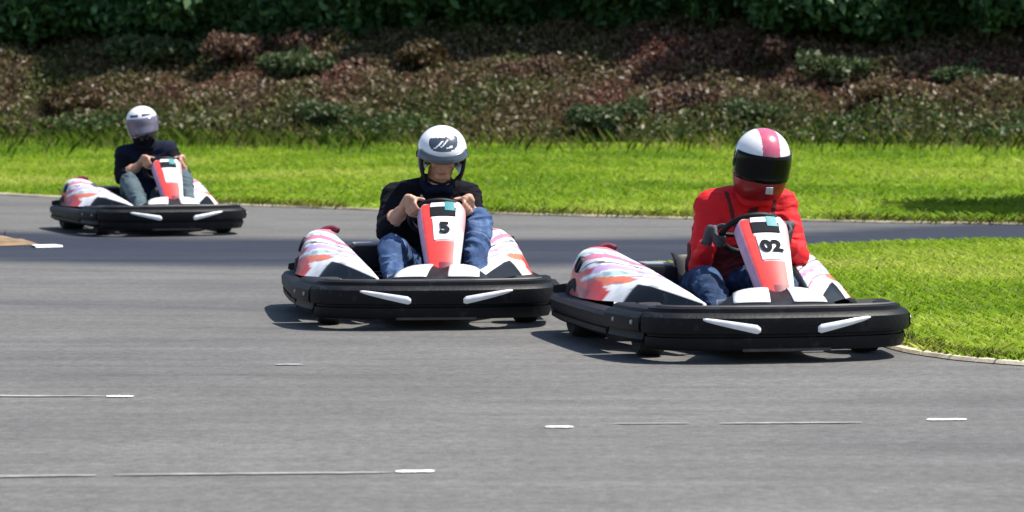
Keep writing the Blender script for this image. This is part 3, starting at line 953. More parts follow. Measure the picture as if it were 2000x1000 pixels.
def make_kart():
    k = empty('go_kart', (0, 0, 0))
    # bumpers
    n = 10
    fr = MB(); fr.add(*bumper_piece(-(n * 4 + 4), n * 4 + 4, FRONT))
    fb = fix_normals(fr.build('front_bumper', M['black'], k))
    for sg in (1, -1):
        V, F = [], []
        N = 16
        for i in range(N + 1):
            t = i / N
            l = .125 + .235 * t
            j = int(np.argmin(np.abs(PATH[:n * 4, 0] - l)))
            zc = .142 + .046 * t
            hh = .0155 * (1 - t) ** .5 + .004 if t > .06 else .010
            p = PATH[j] + (l - PATH[j][0]) * np.array([1, 0])
            q = NRM[j]
            for o, z in ((.0345, zc - hh), (.0405, zc - hh * .4), (.0405, zc + hh * .5), (.0345, zc + hh)):
                V.append((sg * (p[0] + q[0] * o), -(p[1] + q[1] * o), z))
        for i in range(N):
            for j in range(3):
                F.append((i * 4 + j, i * 4 + j + 1, i * 4 + j + 5, i * 4 + j + 4))
        F.append((0, 1, 2, 3)); F.append(tuple(N * 4 + j for j in range(4)))
        fix_normals(mesh_obj('white_flash', V, F, M['white'], fb))
    tr = MB()
    tr.add(*bumper_piece(-(n * 4 + 1), n * 4 + 1, [(-.04, .2365), (-.036, .2425), (-.028, .2425), (-.024, .2365)]))
    fix_normals(tr.build('trim_strip', M['trim'], fb))
    lw = MB()
    lw.add(*bumper_piece(-9, 9, [(-.004, .050), (.004, .048), (.008, .060), (-.002, .064)]))
    fix_normals(lw.build('lower_strip', M['trim'], fb))
    for sg, a, b in ((1, n * 4 + 5, n * 7), (-1, -n * 7, -(n * 4 + 5))):
        cb = MB(); cb.add(*bumper_piece(a, b, CORNER)); co_ = fix_normals(cb.build('bumper_corner', M['black'], k))
        for ib in (n * 5, n * 6 + 3):
            ib = ib * sg
            p, q = PATH[ib % NP], NRM[ib % NP]
            bo = MB(); bo.lathe([(.001, .006), (.009, .005), (.011, 0), (.011, -.01)], (0, 0, 0), 'x', 12)
            b_ = bo.build('bolt', M['grey'], co_); b_.location = (p[0] + q[0] * .038, -(p[1] + q[1] * .038), .165)
            b_.rotation_euler = (0, 0, math.atan2(-q[1], q[0]))
    for a, b in ((n * 7 + 2, n * 12), (-n * 12, -(n * 7 + 2))):
        sb = MB(); sb.add(*bumper_piece(a, b, SIDE)); fix_normals(sb.build('side_bumper', M['black'], k))
    rb = MB(); rb.add(*bumper_piece(n * 12 + 1, NP - n * 12 - 1, REAR)); fix_normals(rb.build('rear_bumper', M['black'], k))
    # nose cone between the front bumper and the steering fairing
    V, F, nl, nf = [], [], 29, 15
    for i in range(nf):
        t = i / (nf - 1)
        f = .955 - .34 * t
        hw = .33 - .10 * t
        for j in range(nl):
            s = -1 + 2 * j / (nl - 1)
            z = .222 + .072 * t * (1 - .55 * abs(s) ** 3) + .012 * math.sin(math.pi * t) - .05 * (abs(s) ** 8) - .012 * math.exp(-(s / .12) ** 2) * t
            V.append((s * hw + PL0 * t, -(f - .06 * s * s), z))
    for i in range(nf - 1):
        for j in range(nl - 1):
            F.append((i * nl + j, i * nl + j + 1, (i + 1) * nl + j + 1, (i + 1) * nl + j))
    nose = fix_normals(mesh_obj('nose_cone', V, F, M['black'], k))
    sol = nose.modifiers.new('thick', 'SOLIDIFY'); sol.thickness = .01; sol.offset = -1
    for sg in (1, -1):
        PV, PF = [], []
        for i in range(8):
            t = .22 + .72 * i / 7
            f = .955 - .34 * t; hw = .33 - .10 * t
            for j in range(8):
                a, b = .17, .80 - .12 * (1 - i / 7)
                s = sg * (a + (b - a) * j / 7)
                z = .222 + .072 * t * (1 - .55 * abs(s) ** 3) + .012 * math.sin(math.pi * t) - .05 * (abs(s) ** 8) - .012 * math.exp(-(s / .12) ** 2) * t + .006
                PV.append((s * hw + PL0 * t, -(f - .06 * s * s), z))
        for i in range(7):
            for j in range(7):
                PF.append((i * 8 + j, i * 8 + j + 1, i * 8 + j + 9, i * 8 + j + 8))
        p = fix_normals(mesh_obj('white_panel', PV, PF, M['white'], nose))
        sol = p.modifiers.new('thick', 'SOLIDIFY'); sol.thickness = .004; sol.offset = -1
    # steering fairing
    V, F, C = fairing()
    fa = fix_normals(mesh_obj('steering_fairing', V, F, M['paint'], k, colors=C))
    number_plate('', fa)
    d = MB(); d.add(*fairing_panel(.775, .90, -.50, .56, .005)); fix_normals(d.build('display', M['digit'], fa, smooth=False))
    d = MB(); d.add(*fairing_panel(.905, .965, -.50, .30, .006)); fix_normals(d.build('light_strip', M['white'], fa, smooth=False))
    d = MB(); d.add(*fairing_panel(.845, .972, .10, .52, .008)); fix_normals(d.build('teal_badge', M['teal'], fa, smooth=False))
    # side pods
    for sg in (1, -1):
        V, F, C = pod(sg)
        p = fix_normals(mesh_obj('side_pod', V, F, M['paint'], k, colors=C))
        if sg < 0:
            cap = MB()
            cap.tube(catmull([(-.365, .58, .405), (-.40, .60, .419), (-.44, .60, .412), (-.485, .59, .386)], 6), [.009] + [.016] * 17 + [.009], seg=12)
            cap.build('pod_cap', M['maroon'], p)
        ve = MB()
        ve.lathe([(.001, .002), (.026, .002), (.030, .008), (.038, .008), (.042, .0), (.042, -.02)], (0, 0, 0), 'x', 22)
        vo = ve.build('vent', M['dark'], p)
        nu = 44; iv = 57 * nu + 32; pv = Vector(V[iv]); e1 = Vector(V[iv + 1]) - pv; e2 = Vector(V[iv + nu]) - pv
        nv_ = e1.cross(e2).normalized()
        if nv_.z < 0: nv_ = -nv_
        vo.location = pv + nv_ * .004; vo.rotation_mode = 'QUATERNION'; vo.rotation_quaternion = nv_.to_track_quat('X', 'Z')
    # chassis: floor tray, tubes, pedals, axle, seat stays
    fl = MB(); fl.box((0, -.28, .058), (.46, .95, .008), bev=.003); fl.build('floor_tray', M['alu'], k)
    ch = MB()
    for sg in (1, -1):
        ch.tube([(sg * .20, -.80, .08), (sg * .24, -.5, .075), (sg * .31, .0, .07), (sg * .33, .45, .075), (sg * .30, .85, .09)], .015)
        ch.tube([(sg * .31, -.25, .07), (sg * .54, -.25, .10), (sg * .58, -.05, .12), (sg * .58, .35, .12), (sg * .52, .45, .10), (sg * .32, .42, .08)], .012)
        ch.tube([(sg * .24, -.52, .10), (sg * .42, -.52, .13)], .02)
        ch.tube([(sg * .19, -.78, .09), (sg * .42, -.86, .10)], .012)
    ch.tube([(-.23, -.8, .085), (0, -.84, .085), (.23, -.8, .085)], .015)
    ch.tube([(-.31, .0, .07), (.31, .0, .07)], .014); ch.tube([(-.32, .62, .085), (.32, .62, .085)], .014)
    ch.build('chassis_frame', M['steel'], k)
    ax = MB(); ax.tube([(-.55, .52, .14), (.55, .52, .14)], .02, seg=14); ax.build('rear_axle', M['alu'], k)
    for lx in (-.17, .22):
        pd = MB(); pd.tube([(lx, -.60, .08), (lx, -.66, .17), (lx, -.63, .235)], .008); pd.box((lx, -.63, .22), (.075, .014, .05)); pd.build('pedal', M['alu'], k)
    # steering wheel and column
    sw = MB()
    sw.tube([wheel_point(2 * math.pi * i / 36) for i in range(36)], .0145, seg=10, closed=True)
    for ph in (R(90), R(180), R(270)):
        sw.tube([WHL_C - WHL_N * .015, wheel_point(ph)], .011, seg=8)
    sw.lathe([(.001, -.03), (.035, -.03), (.04, -.01), (.035, .01), (.001, .012)], (0, 0, 0), 'z', 20)
    n0 = len(sw.V) - 5 * 20
    q = WHL_N.to_track_quat('Z', 'Y')
    for i in range(n0, len(sw.V)): sw.V[i] = tuple(q @ Vector(sw.V[i]) + WHL_C)
    sw.build('steering_wheel', M['dark'], k)
    sc = MB(); sc.tube([WHL_C - WHL_N * .02, (.03, -.64, .15)], .012); sc.tube([(-.09, -.50, .08), (.035, -.44, .30), (.16, -.50, .08)], .011); sc.build('steering_column', M['steel'], k)
    # seat
    V, F, C = [], [], []
    ribs = [(-.10, .135), (.02, .10), (.20, .085), (.33, .10), (.43, .20), (.50, .29), (.53, .345), (.545, .385)]
    for i, (y, z) in enumerate(ribs):
        tt = i / (len(ribs) - 1); w = np.interp(tt, [0, .4, 1], [.17, .20, .17]); dp = np.interp(tt, [0, .3, .65, .9, 1], [.02, .13, .20, .10, .03])
        for j in range(17):
            s = -1 + j / 8
            bend = abs(s) ** 3
            V.append((.055 + w * math.sin(s * 1.45) , y - dp * bend * (0.2 + .8 * tt), z + dp * bend * (1 - .7 * tt)))
    for i in range(len(ribs) - 1):
        for j in range(16):
            F.append((i * 17 + j, i * 17 + j + 1, (i + 1) * 17 + j + 1, (i + 1) * 17 + j))
    st = mesh_obj('seat', V, F, M['seat'], k)
    so = st.modifiers.new('thick', 'SOLIDIFY'); so.thickness = .012
    ss = st.modifiers.new('sub', 'SUBSURF'); ss.levels = 1; ss.render_levels = 1
    # wheels
    for (lx, y, r, w) in ((.49, -.54, .116, .115), (-.49, -.54, .116, .115), (.51, .52, .138, .18), (-.51, .52, .138, .18)):
        h = w / 2
        wo = empty('wheel', (lx, y, r)); wo.parent = k
        ty = MB(); ty.lathe([(r * .52, -h * .8), (r * .72, -h * .98), (r * .90, -h), (r * .985, -h * .82), (r, -h * .3), (r, h * .3), (r * .985, h * .82), (r * .90, h), (r * .72, h * .98), (r * .52, h * .8)], (0, 0, 0), 'x', 40)
        ty.build('tyre', M['rubber'], wo)
        rm = MB(); rm.lathe([(r * .20, -h * .5), (r * .22, -h * .62), (r * .46, -h * .7), (r * .54, -h * .86), (r * .54, h * .86), (r * .46, h * .7), (r * .22, h * .62), (r * .20, h * .5)], (0, 0, 0), 'x', 32)
        rm.build('rim', M['alu'], wo)
        hb = MB(); hb.lathe([(.001, -h * .9), (.02, -h * .88), (.026, -h * .5), (.026, h * .5), (.02, h * .88), (.001, h * .9)], (0, 0, 0), 'x', 16)
        hb.build('hub', M['steel'], wo)
    # engine beside the seat, exhaust, fuel tank
    en = MB()
    en.box((-.25, .38, .16), (.15, .24, .15), 0, bev=.02); en.box((-.245, .30, .285), (.17, .20, .12), 0, bev=.02); en.box((-.245, .30, .351), (.13, .16, .012), 1, bev=.004)
    for i in range(6): en.box((-.25, .255 - i * .0 + .0, .12 + .022 * i), (.17, .03, .006), 1, bev=.001)
    en.lathe([(.001, -.02), (.055, -.02), (.06, 0), (.055, .05), (.001, .055)], (-.165, .44, .17), 'x', 20, 0)
    en.build('engine', [M['dark'], M['grey']], k)
    exh = MB(); exh.tube([(-.30, .34, .16), (-.36, .40, .11), (-.37, .70, .11), (-.28, .80, .13)], [.016, .016, .045, .03], seg=12); exh.build('exhaust', M['alu'], k)
    ft = MB(); ft.box((.31, -.10, .13), (.13, .32, .13), bev=.03); ft.lathe([(.03, 0), (.03, .025), (.001, .03)], (.31, -.10, .195), 'z', 16); ft.build('fuel_tank', M['grey'], k)
    return k

def children(o): return [c for c in bpy.data.objects if c.parent == o]
def copy_tree(o, parent=None):
    c = o.copy(); COL.objects.link(c)
    if parent is not None: c.parent = parent
    for ch in children(o): copy_tree(ch, c)
    return c

KARTS = [  # x, y, yaw, digits, label
    (.967, 13.98, 11.6, '02', 'white and red rental kart numbered 02 carrying the red jacketed driver'),
    (-0.485, 15.75, 7.0, '5', 'white and red rental kart numbered 5 between the two other karts'),
    (-2.97, 25.0, 20.0, '', 'small distant white and red rental kart with a blank number plate'),
]
proto = make_kart()
KO = [proto, copy_tree(proto), copy_tree(proto)]
for k, (x, y, a, dg, lab) in zip(KO, KARTS):
    k.location = (x, y, 0.002)
    k.rotation_euler = (0, 0, R(a))
    tag(k, lab, 'go-kart', 'rental karts racing on the track')
    for fa in children(k):
        if fa.name.startswith('steering_fairing'):
            for np_ in children(fa):
                if np_.name.startswith('number_plate'):
                    tmp = number_plate(dg, fa); np_.data = tmp.data; bpy.data.objects.remove(tmp)

# ------------------------------------------------------------------ people
def ico(c, r, sub=2):
    bm = bmesh.new(); bmesh.ops.create_icosphere(bm, subdivisions=sub, radius=1.0)
    V = [(v.co.x * r[0] + c[0], v.co.y * r[1] + c[1], v.co.z * r[2] + c[2]) for v in bm.verts]
    F = [[v.index for v in f.verts] for f in bm.faces]; bm.free()
    return V, F

class Body:
    """tapered limbs fused by a voxel remesh into one continuous surface; every bone knows what covers it"""
    def __init__(s): s.mb = MB(); s.bones = []
    def bone(s, a, b, ra, rb, cov, sub=2):
        a, b = Vector(a), Vector(b)
        for p, r in ((a, ra), (b, rb)):
            s.mb.add(*ico(p, (r, r, r), sub))
        if (b - a).length > 1e-4:
            s.mb.tube([a, b], [ra, rb], seg=14)
        s.bones.append((np.array(a), np.array(b), ra, rb, cov))
    def blob(s, c, r, cov, rot=None):
        V, F = ico((0, 0, 0), r, 3)
        V = [Vector(v) for v in V]
        if rot is not None: V = [rot @ v for v in V]
        s.mb.add([v + Vector(c) for v in V], F)
        s.bones.append((np.array(c, float), np.array(c, float), min(r), min(r), cov))

def finish_body(B, origin, voxel, mats, wrinkle, seams_shade=None):
    o = mesh_obj('body_tmp', B.mb.V, B.mb.F, M['skin'])
    fix_normals(o)
    md = o.modifiers.new('r', 'REMESH'); md.mode = 'VOXEL'; md.voxel_size = voxel; md.use_smooth_shade = True
    bpy.context.view_layer.update()
    dg = bpy.context.evaluated_depsgraph_get()
    me = bpy.data.meshes.new_from_object(o.evaluated_get(dg))
    bpy.data.objects.remove(o)
    n = len(me.vertices)
    co = np.empty(n * 3, np.float32); me.vertices.foreach_get('co', co); co = co.reshape(-1, 3).astype(float)
    E = np.empty(len(me.edges) * 2, np.int32); me.edges.foreach_get('vertices', E); E = E.reshape(-1, 2)
    def classify(P):
        best = np.full(len(P), 1e9); idx = np.zeros(len(P), int)
        for i, (a, b, ra, rb, cov) in enumerate(B.bones):
            ab = b - a; L = (ab * ab).sum()
            t = np.clip(((P - a) @ ab) / L, 0, 1) if L > 1e-9 else np.zeros(len(P))
            d = np.linalg.norm(P - (a + t[:, None] * ab), axis=1) - (ra + (rb - ra) * t)
            k = d < best; best[k] = d[k]; idx[k] = i
        return idx
    idx = classify(co)
    covs = np.array([B.bones[i][4] for i in range(len(B.bones))])
    cov = covs[idx]
    fine = np.isin(cov, ['hand', 'face'])
    deg = np.bincount(E.ravel(), minlength=n).astype(float); deg[deg == 0] = 1
    def lap(P):
        S = np.zeros_like(P)
        np.add.at(S, E[:, 0], P[E[:, 1]]); np.add.at(S, E[:, 1], P[E[:, 0]])
        return S / deg[:, None]
    w = np.where(fine, 0.0, 0.6)[:, None]
    for it in range(int(16 * (0.005 / voxel) ** 2 * 1.6)):
        co = co + (lap(co) - co) * w
    for it in range(2):
        co = co + (lap(co) - co) * np.where(fine, 0.35, 0.0)[:, None]
    # folds in the cloth
    me.vertices.foreach_set('co', co.astype(np.float32).ravel()); me.update()
    nr = np.empty(n * 3, np.float32); me.vertices.foreach_get('normal', nr); nr = nr.reshape(-1, 3)
    from mathutils import noise as mn
    f = np.zeros(n)
    for q in np.nonzero(~fine)[0]:
        p = co[q]
        v = Vector((p[0] * 8.5, p[1] * 8.5, p[2] * 15.0))
        v += Vector((mn.noise(v * .5 + Vector((3, 1, 7))), mn.noise(v * .5 + Vector((9, 4, 2))), mn.noise(v * .5))) * 1.2
        a = 1 - abs(mn.noise(v)) * 2.6
        b = 1 - abs(mn.noise(v * 2.1 + Vector((5, 5, 5)))) * 2.2
        f[q] = max(a, -.6) * .9 + b * .35
    co = co + nr * (f * np.where(fine, 0, wrinkle))[:, None]
    co = co - np.array(origin)
    me.vertices.foreach_set('co', co.astype(np.float32).ravel())
    names = list(mats)
    me.materials.clear()
    for m in names: me.materials.append(M[mats[m]])
    vi = np.array([names.index({'hand': 'hand', 'face': 'face'}.get(c, c)) for c in cov])
    F = len(me.polygons)
    ls = np.empty(F, np.int32); me.polygons.foreach_get('loop_start', ls)
    lv = np.empty(len(me.loops), np.int32); me.loops.foreach_get('vertex_index', lv)
    fi = vi[lv[ls]]
    if seams_shade is not None:
        k = seams_shade(co[lv[ls]] + np.array(origin), cov[lv[ls]])
        fi[k] = names.index('seam_shade')
    me.polygons.foreach_set('material_index', fi.astype(np.int32))
    me.polygons.foreach_set('use_smooth', np.ones(F, bool))
    me.update()
    return me

def add_hand(B, phi, wrist, side, cov='hand'):
    """a hand closed round the steering wheel rim at angle phi; side +1 = kart's left"""
    C = wheel_point(phi)
    rad = (C - WHL_C).normalized()
    tan = WHL_N.cross(rad).normalized()
    if tan.z < 0: tan = -tan                   # towards the index-finger side (up)
    palm = C + rad * .030 + WHL_N * .030
    wrist = Vector(wrist)
    B.bone(palm - tan * .022, palm + tan * .026, .021, .021, cov)
    B.bone(palm - tan * .018 + rad * .014 + WHL_N * .012, palm + tan * .020 + rad * .014 + WHL_N * .01, .019, .019, cov)
    B.bone(palm + rad * .012 + WHL_N * .02, wrist, .023, .026, cov)
    for j, (o, L) in enumerate(((.036, .95), (.012, 1.05), (-.012, 1.0), (-.035, .82))):
        pts = []
        for ang in (52, 98, 150, 205 + 25 * (L - .9)):
            a = R(ang)
            rr = .0265 * (1.15 if ang < 110 else 1.0)
            pts.append(C + tan * (o * (1 - .12 * (ang > 140))) + WHL_N * (math.cos(a) * rr) + rad * (math.sin(a) * rr))
        rs = [.0102, .0098, .0090, .0080]
        for q in range(3):
            B.bone(pts[q], pts[q + 1], rs[q] * (.92 + .08 * L), rs[q + 1] * (.92 + .08 * L), cov, 1)
    # thumb: leaves the side of the palm, lies along the driver's side of the rim
    t0 = palm + tan * .020 + WHL_N * .004
    t1 = C + WHL_N * .034 + tan * .040 + rad * .004
    t2 = C + WHL_N * .026 + tan * .058 - rad * .014
    B.bone(t0, t1, .0125, .0105, cov, 1); B.bone(t1, t2, .0105, .0085, cov, 1)
    return palm

def helmet_points(z):
    """half widths of the shell at height z: x, front, back"""
    if z > .03: return .128 * math.sqrt(max(0.0, 1 - ((z - .03) / .1155) ** 2))
    a = np.interp(z, [-.135, -.10, -.05, 0, .03, .06, .09, .115, .132, .142, .1455], [.098, .113, .124, .129, .129, .124, .110, .088, .060, .028, .0])
    return a

def helmet_mesh(kind, parent, loc, rot):
    """kind: 'full' (closed face) or 'open'; local frame faces -y"""
    nz, na = 74, 144
    zs = -.128 + (.1455 + .128) * (np.sin(np.linspace(-math.pi / 2, math.pi / 2, nz)) * .5 + .5)
    zs[-1] = .14545
    V = []
    def pt(z, az, off=0.0):
        # az 0 = front
        s = float(helmet_points(z)) + off
        fr = math.cos(az)
        k = 1.10 if fr > 0 else 1.16
        y = -fr * s * k
        if fr > 0 and kind == 'full':
            y -= .026 * (fr ** 1.5) * math.exp(-((z + .078) / .042) ** 2)
        if fr < 0 and z < -.02:
            y += .03 * (-fr) * min(1, (-.02 - z) / .1)
        x = math.sin(az) * s * (1.0 if fr > -0.2 else 1.0)
        return Vector((x, y, z + (off if z > .12 else 0)))
    for z in zs:
        for j in range(na):
            V.append(pt(z, 2 * math.pi * j / na))
    def port(z, az):
        az = abs((az + math.pi) % (2 * math.pi) - math.pi)
        if kind == 'full':
            return az < R(80) and -.040 < z < .052
        return az < R(62) and z < .040
    F, I = [], []
    for i in range(nz - 1):
        for j in range(na):
            z = (zs[i] + zs[i + 1]) / 2; az = 2 * math.pi * (j + .5) / na
            if port(z, az): continue
            j2 = (j + 1) % na
            F.append((i * na + j, i * na + j2, (i + 1) * na + j2, (i + 1) * na + j)); I.append((z, az))
    return V, F, I, pt

def make_helmet(style, parent, loc, rot, origin):
    kind = 'open' if style == 'open_white' else 'full'
    V, F, I, pt = helmet_mesh(kind, parent, loc, rot)
    fm = []
    for z, az in I:
        a = (az + math.pi) % (2 * math.pi) - math.pi
        if style == 'red':
            if z > .045:
                lo = abs(math.sin(az)) * float(helmet_points(z))
                if abs(math.sin(az)) * float(helmet_points(z)) < .042: m = 1
                else: m = 0
                if abs(a) > R(118) and z < .09: m = 2
            elif z > -.045: m = 3
            else: m = 2
            if abs(a) > R(100) and z <= .045: m = 2
            mats = ['helmwhite', 'helmstripe', 'helmred', 'helmblack']
        elif style == 'open_white':
            mats = ['helmwhite', 'helmgrey', 'helmblack', 'helmstripe']
            m = 0 if z > .045 else (2 if z < .02 else 1)
            x, y = math.sin(az) * float(helmet_points(z)), -math.cos(az) * float(helmet_points(z))
            # dark wing-shaped emblem on the brow
            if z > .085 and y < .02:
                u, v = x / .074, (z - .108) / .026
                hole = (abs(u - .5 * v + .38) < .07 and abs(v) < .6) or (abs(u - .5 * v + .08) < .06 and -.2 < v < .75) or (abs(v + .35 - .2 * u) < .13 and .15 < u < .62)
                if u * u + abs(v - .12 * u) ** 3 < 1.0 and not hole:
                    m = 1
        else:
            mats = ['helmwhite', 'helmgrey', 'helmblack', 'helmstripe']
            m = 0 if z > -.05 else 2
            if .070 < z < .088 and abs(a) < R(46) and abs(a) > R(8): m = 1
        fm.append(m)
    sh = fix_normals(mesh_obj('helmet', V, F, [M[x] for x in mats], parent, fm))
    so = sh.modifiers.new('thick', 'SOLIDIFY'); so.thickness = .014; so.offset = -1
    if style == 'red': sh.scale = (1.0, 1.0, 1.13)
    sh.location = Vector(loc) - Vector(origin); sh.rotation_euler = rot
    def patch(name, a0, a1, z0, z1, off, m, na=28, nz=9, tilt=0.0):
        PV, PF = [], []
        for i in range(nz):
            z = z0 + (z1 - z0) * i / (nz - 1)
            for j in range(na):
                a = R(a0 + (a1 - a0) * j / (na - 1))
                PV.append(pt(z, a, off + tilt * (1 - i / (nz - 1))))
        for i in range(nz - 1):
            for j in range(na - 1):
                PF.append((i * na + j, i * na + j + 1, (i + 1) * na + j + 1, (i + 1) * na + j))
        o = fix_normals(mesh_obj(name, PV, PF, M[m], sh))
        s2 = o.modifiers.new('thick', 'SOLIDIFY'); s2.thickness = .003; s2.offset = 1
        return o
    if style == 'red':
        patch('visor', -84, 84, -.052, .058, .003, 'visor')
        v = MB(); v.box((0, float(pt(-.075, 0).y) - .003, -.078), (.034, .010, .030), bev=.004); v.build('chin_vent', M['pale'], sh)
    elif style == 'far_white':
        patch('visor', -80, 80, -.075, .058, .003, 'visorpale')
        v = MB(); v.box((0, float(pt(-.09, 0).y) - .002, -.094), (.05, .008, .014), bev=.003); v.build('chin_vent', M['dark'], sh)
    else:
        patch('visor', -66, 66, .030, .066, .004, 'helmgrey', tilt=.012)
        for sg in (1, -1):
            pts = [pt(z, sg * R(62), .0) for z in np.linspace(-.125, .035, 10)]
            v = MB(); v.tube(pts, .007, seg=8); v.build('edge_trim', M['padding'], sh)
        v = MB()
        v.tube([pt(-.09, R(70)) * .96, (.07, -.055, -.122), (0, -.075, -.136), (-.07, -.055, -.122), pt(-.09, -R(70)) * .96], .008, seg=8)
        v.build('chin_strap', M['dark'], sh)
    for sg in (1, -1):
        c = pt(.0, sg * R(92)); v = MB(); v.lathe([(.001, .006), (.014, .005), (.017, 0), (.017, -.006)], (0, 0, 0), 'x', 16)
        o = v.build('visor_pivot', M['dark'], sh); o.location = c; o.rotation_euler = (0, 0, 0 if sg > 0 else math.pi)
    return sh

def P3(l, f, z): return Vector((l, -f, z))

def make_person(kart, pose, mats, label, style, voxel, wrinkle, seams_shade=None):
    x, y, a, _, _ = kart
    org = P3(.055, -.32, .12)
    M4 = Matrix.Translation((x, y, .002)) @ Matrix.Rotation(R(a), 4, 'Z')
    root = empty('person', M4 @ org, R(a))
    tag(root, label, 'person', None)
    B = Body()
    g = lambda k: P3(*pose[k])
    pel, waist, chest, neck, head = g('pelvis'), g('waist'), g('chest'), g('neck'), g('head')
    shl, shr = g('shoulder_l'), g('shoulder_r')
    mid = (shl + shr) / 2
    B.bone(pel + Vector((-.075, 0, 0)), pel + Vector((.075, 0, 0)), .125, .125, 'legs')
    B.bone(pel + Vector((0, 0, .05)), waist, .135, .138, 'top')
    B.bone(waist + Vector((-.05, 0, 0)), chest + (shl - mid) * .42, .125, .135, 'top')
    B.bone(waist + Vector((.05, 0, 0)), chest + (shr - mid) * .42, .125, .135, 'top')
    B.bone(chest + Vector((-.07, 0, .02)), chest + Vector((.07, 0, .02)), .125, .125, 'top')
    B.bone(shl, mid + Vector((0, .01, .03)), .078, .075, 'top'); B.bone(shr, mid + Vector((0, .01, .03)), .078, .075, 'top')
    B.bone(shl, chest, .08, .12, 'top'); B.bone(shr, chest, .08, .12, 'top')
    B.bone(mid + Vector((0, .005, .02)), neck, .085, .066, 'top')
    B.bone(neck, head + Vector((0, .02, -.05)), .056, .056, 'neck')
    # head: skull, jaw, face
    rot = pose['head_rot'].to_matrix()
    hb = lambda v: head + rot @ Vector(v)
    B.blob(hb((0, .012, .025)), (.074, .092, .092), 'face', rot)
    B.blob(hb((0, -.022, -.035)), (.058, .066, .075), 'face', rot)
    B.bone(hb((-.02, -.060, -.085)), hb((.02, -.060, -.085)), .024, .024, 'face')       # chin
    B.bone(hb((0, -.086, .018)), hb((0, -.100, -.024)), .008, .0125, 'face', 2)          # nose
    B.bone(hb((-.034, -.076, .030)), hb((.034, -.076, .030)), .011, .011, 'face', 1)     # brow
    B.bone(hb((-.018, -.083, -.052)), hb((.018, -.083, -.052)), .0085, .0085, 'face', 1)  # mouth
    for s in (1, -1):
        B.blob(hb((s * .076, .01, .0)), (.010, .018, .028), 'face', rot)
        B.blob(hb((s * .040, -.062, -.012)), (.022, .018, .022), 'face', rot)
    for sd, s in (('l', -1), ('r', 1)):
        sh, el, wr = g('shoulder_' + sd), g('elbow_' + sd), g('wrist_' + sd)
        m = sh.lerp(el, .5)
        B.bone(sh, m, .068, .058, 'arm'); B.bone(m, el, .058, .050, 'arm')
        m2 = el.lerp(wr, .42)
        B.bone(el, m2, .052, .047, 'arm'); B.bone(m2, wr, .043, .033, 'fore')
        add_hand(B, pose['phi_' + sd], wr, s)
        kn, an, toe = g('knee_' + sd), g('ankle_' + sd), g('toe_' + sd)
        hp = pel + Vector((s * .095, -.03, .01))
        m = hp.lerp(kn, .5)
        B.bone(hp, m, .108, .09, 'legs'); B.bone(m, kn, .09, .070, 'legs')
        m = kn.lerp(an, .35)
        B.bone(kn, m, .070, .066, 'legs'); B.bone(m, an, .066, .047, 'legs')
        B.bone(an + Vector((0, .02, -.03)), an.lerp(toe, .5), .043, .042, 'shoe'); B.bone(an.lerp(toe, .5), toe, .042, .034, 'shoe')
    me = finish_body(B, org, voxel, mats, wrinkle, seams_shade)
    link(bpy.data.objects.new('body', me), root)
    # eyes and mouth
    for s in (1, -1):
        e = MB(); e.add(*ico((0, 0, 0), (.0125, .010, .0085), 2), 0); e.add(*ico((0, -.0085, 0), (.0052, .003, .0055), 2), 1)
        eo = e.build('eye', [M['eye'], M['iris']], root); eo.location = hb((s * .031, -.083, .008)) - org; eo.rotation_euler = pose['head_rot']
    lp = MB(); lp.add(*ico((0, 0, 0), (.020, .005, .006), 2)); lo = lp.build('mouth', M['lip'], root)
    lo.location = hb((0, -.091, -.053)) - org; lo.rotation_euler = pose['head_rot']
    # collar
    cl = MB()
    nn = (head - neck).normalized(); q = nn.to_track_quat('Z', 'Y')
    cc = neck + nn * .012
    cl.tube([cc + q @ Vector((.070 * math.cos(w), .074 * math.sin(w), .012 * math.sin(3 * w))) for w in np.linspace(0, 2 * math.pi, 30)[:-1]], .024, seg=10, closed=True)
    for i in range(len(cl.V)): cl.V[i] = tuple(Vector(cl.V[i]) - org)
    cl.build('collar', M[pose['collar']], root)
    helm = make_helmet(style, root, hb((0, .005, .008)), pose['head_rot'], org)
    return root

from mathutils import Euler
E3 = lambda p, y, r: Euler((R(p), R(r), R(y)), 'XYZ')

# red driver of kart 02
pose = dict(pelvis=(.055, -.32, .20), waist=(.085, -.345, .35), chest=(.14, -.285, .50), neck=(.19, -.19, .655), head=(.210, -.12, .808),
            shoulder_l=(.0, -.23, .612), shoulder_r=(.34, -.23, .615), elbow_l=(-.082, -.12, .345), elbow_r=(.375, -.09, .39),
            wrist_l=(-.10, .05, .445), wrist_r=(.275, .05, .455), phi_l=R(-100), phi_r=R(92),
            knee_l=(-.125, .15, .295), knee_r=(.195, .16, .33), ankle_l=(-.14, .55, .14), ankle_r=(.185, .55, .14), toe_l=(-.15, .64, .20), toe_r=(.195, .64, .20),
            head_rot=E3(13, 2, 3), collar='redcloth')
def red_seams_shade(P, cov):
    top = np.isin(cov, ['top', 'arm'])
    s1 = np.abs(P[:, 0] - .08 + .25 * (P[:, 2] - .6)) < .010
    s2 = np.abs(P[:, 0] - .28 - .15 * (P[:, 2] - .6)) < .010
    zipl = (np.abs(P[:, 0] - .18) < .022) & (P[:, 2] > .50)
    low = (P[:, 2] < .44) & (cov == 'top')  # shade on the lower torso, painted in with the dark seam colour
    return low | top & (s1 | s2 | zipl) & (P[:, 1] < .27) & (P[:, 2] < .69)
base = dict(top='redcloth', arm='redcloth', fore='redcloth', hand='glove', legs='jeans_dark', shoe='shoe', neck='redcloth', face='skin', seam_shade='seam_shade')
pr = make_person(KARTS[0], pose, base, 'driver in bright red jacket, dark gloves and closed red and white helmet with black visor', 'red', .0045, .008, red_seams_shade)
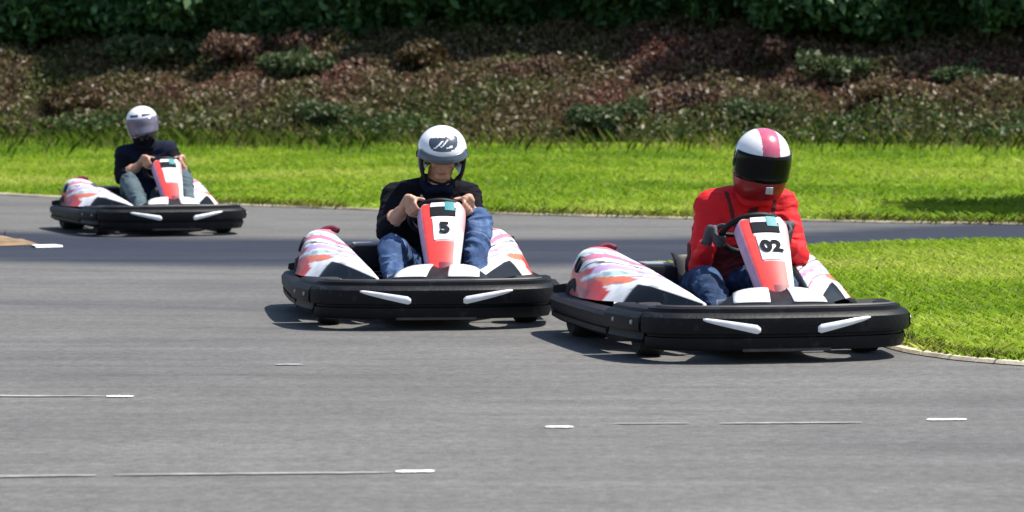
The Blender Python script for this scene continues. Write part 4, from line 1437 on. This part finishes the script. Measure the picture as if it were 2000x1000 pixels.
st = MB(); st.tube(catmull([(-.04, .05, .57), (-.005, -.02, .60), (.02, -.055, .55), (.035, -.075, .50)], 6), .014, seg=8)
for i in range(len(st.V)): st.V[i] = tuple(Vector(st.V[i]) + Vector((.055 + .02, -.06, -.02)))
st.build('neck_strap', M['pale'], pr)

# jeans driver of kart 5
pose = dict(pelvis=(.055, -.32, .20), waist=(.06, -.345, .35), chest=(.075, -.29, .50), neck=(.12, -.205, .655), head=(.140, -.13, .812),
            shoulder_l=(-.09, -.25, .592), shoulder_r=(.28, -.25, .60), elbow_l=(-.165, -.05, .43), elbow_r=(.335, -.05, .42),
            wrist_l=(-.085, .05, .54), wrist_r=(.265, .05, .54), phi_l=R(-58), phi_r=R(58),
            knee_l=(-.145, .17, .355), knee_r=(.300, .16, .485), ankle_l=(-.15, .55, .14), ankle_r=(.235, .50, .15), toe_l=(-.16, .64, .20), toe_r=(.24, .59, .21),
            head_rot=E3(29, -2, 0), collar='navycloth')
base = dict(top='blackcloth', arm='blackcloth', fore='skin', hand='skin', legs='jeans', shoe='shoe', neck='skin', face='skin', seam_shade='seam_shade')
p2 = make_person(KARTS[1], pose, base, 'bare handed driver in black jumper and blue jeans with white open face helmet', 'open_white', .0045, .008)
st = MB(); st.tube(catmull([(-.045, -.11, .62), (-.05, -.135, .585), (-.035, -.165, .545), (-.01, -.19, .515)], 6), .007, seg=8)
for i in range(len(st.V)): st.V[i] = tuple(Vector(st.V[i]) - Vector((-.03, 0, .09)))
st.build('neck_strap', M['pale'], p2)

# far driver
pose = dict(pelvis=(.055, -.32, .20), waist=(.06, -.345, .36), chest=(.06, -.29, .53), neck=(.03, -.20, .69), head=(-.005, -.13, .862),
            shoulder_l=(-.135, -.24, .61), shoulder_r=(.24, -.24, .645), elbow_l=(-.205, -.08, .43), elbow_r=(.325, -.05, .45),
            wrist_l=(-.085, .05, .53), wrist_r=(.265, .05, .53), phi_l=R(-60), phi_r=R(60),
            knee_l=(-.185, .16, .41), knee_r=(.265, .16, .43), ankle_l=(-.15, .55, .14), ankle_r=(.225, .53, .14), toe_l=(-.16, .64, .20), toe_r=(.23, .62, .20),
            head_rot=E3(6, -18, -8), collar='blackcloth')
base = dict(top='navycloth', arm='blackcloth', fore='skin', hand='skin', legs='trousers', shoe='shoe', neck='blackcloth', face='skin', seam_shade='seam_shade')
make_person(KARTS[2], pose, base, 'distant driver in dark navy top leaning sideways, white helmet with pale visor', 'far_white', .007, .009)
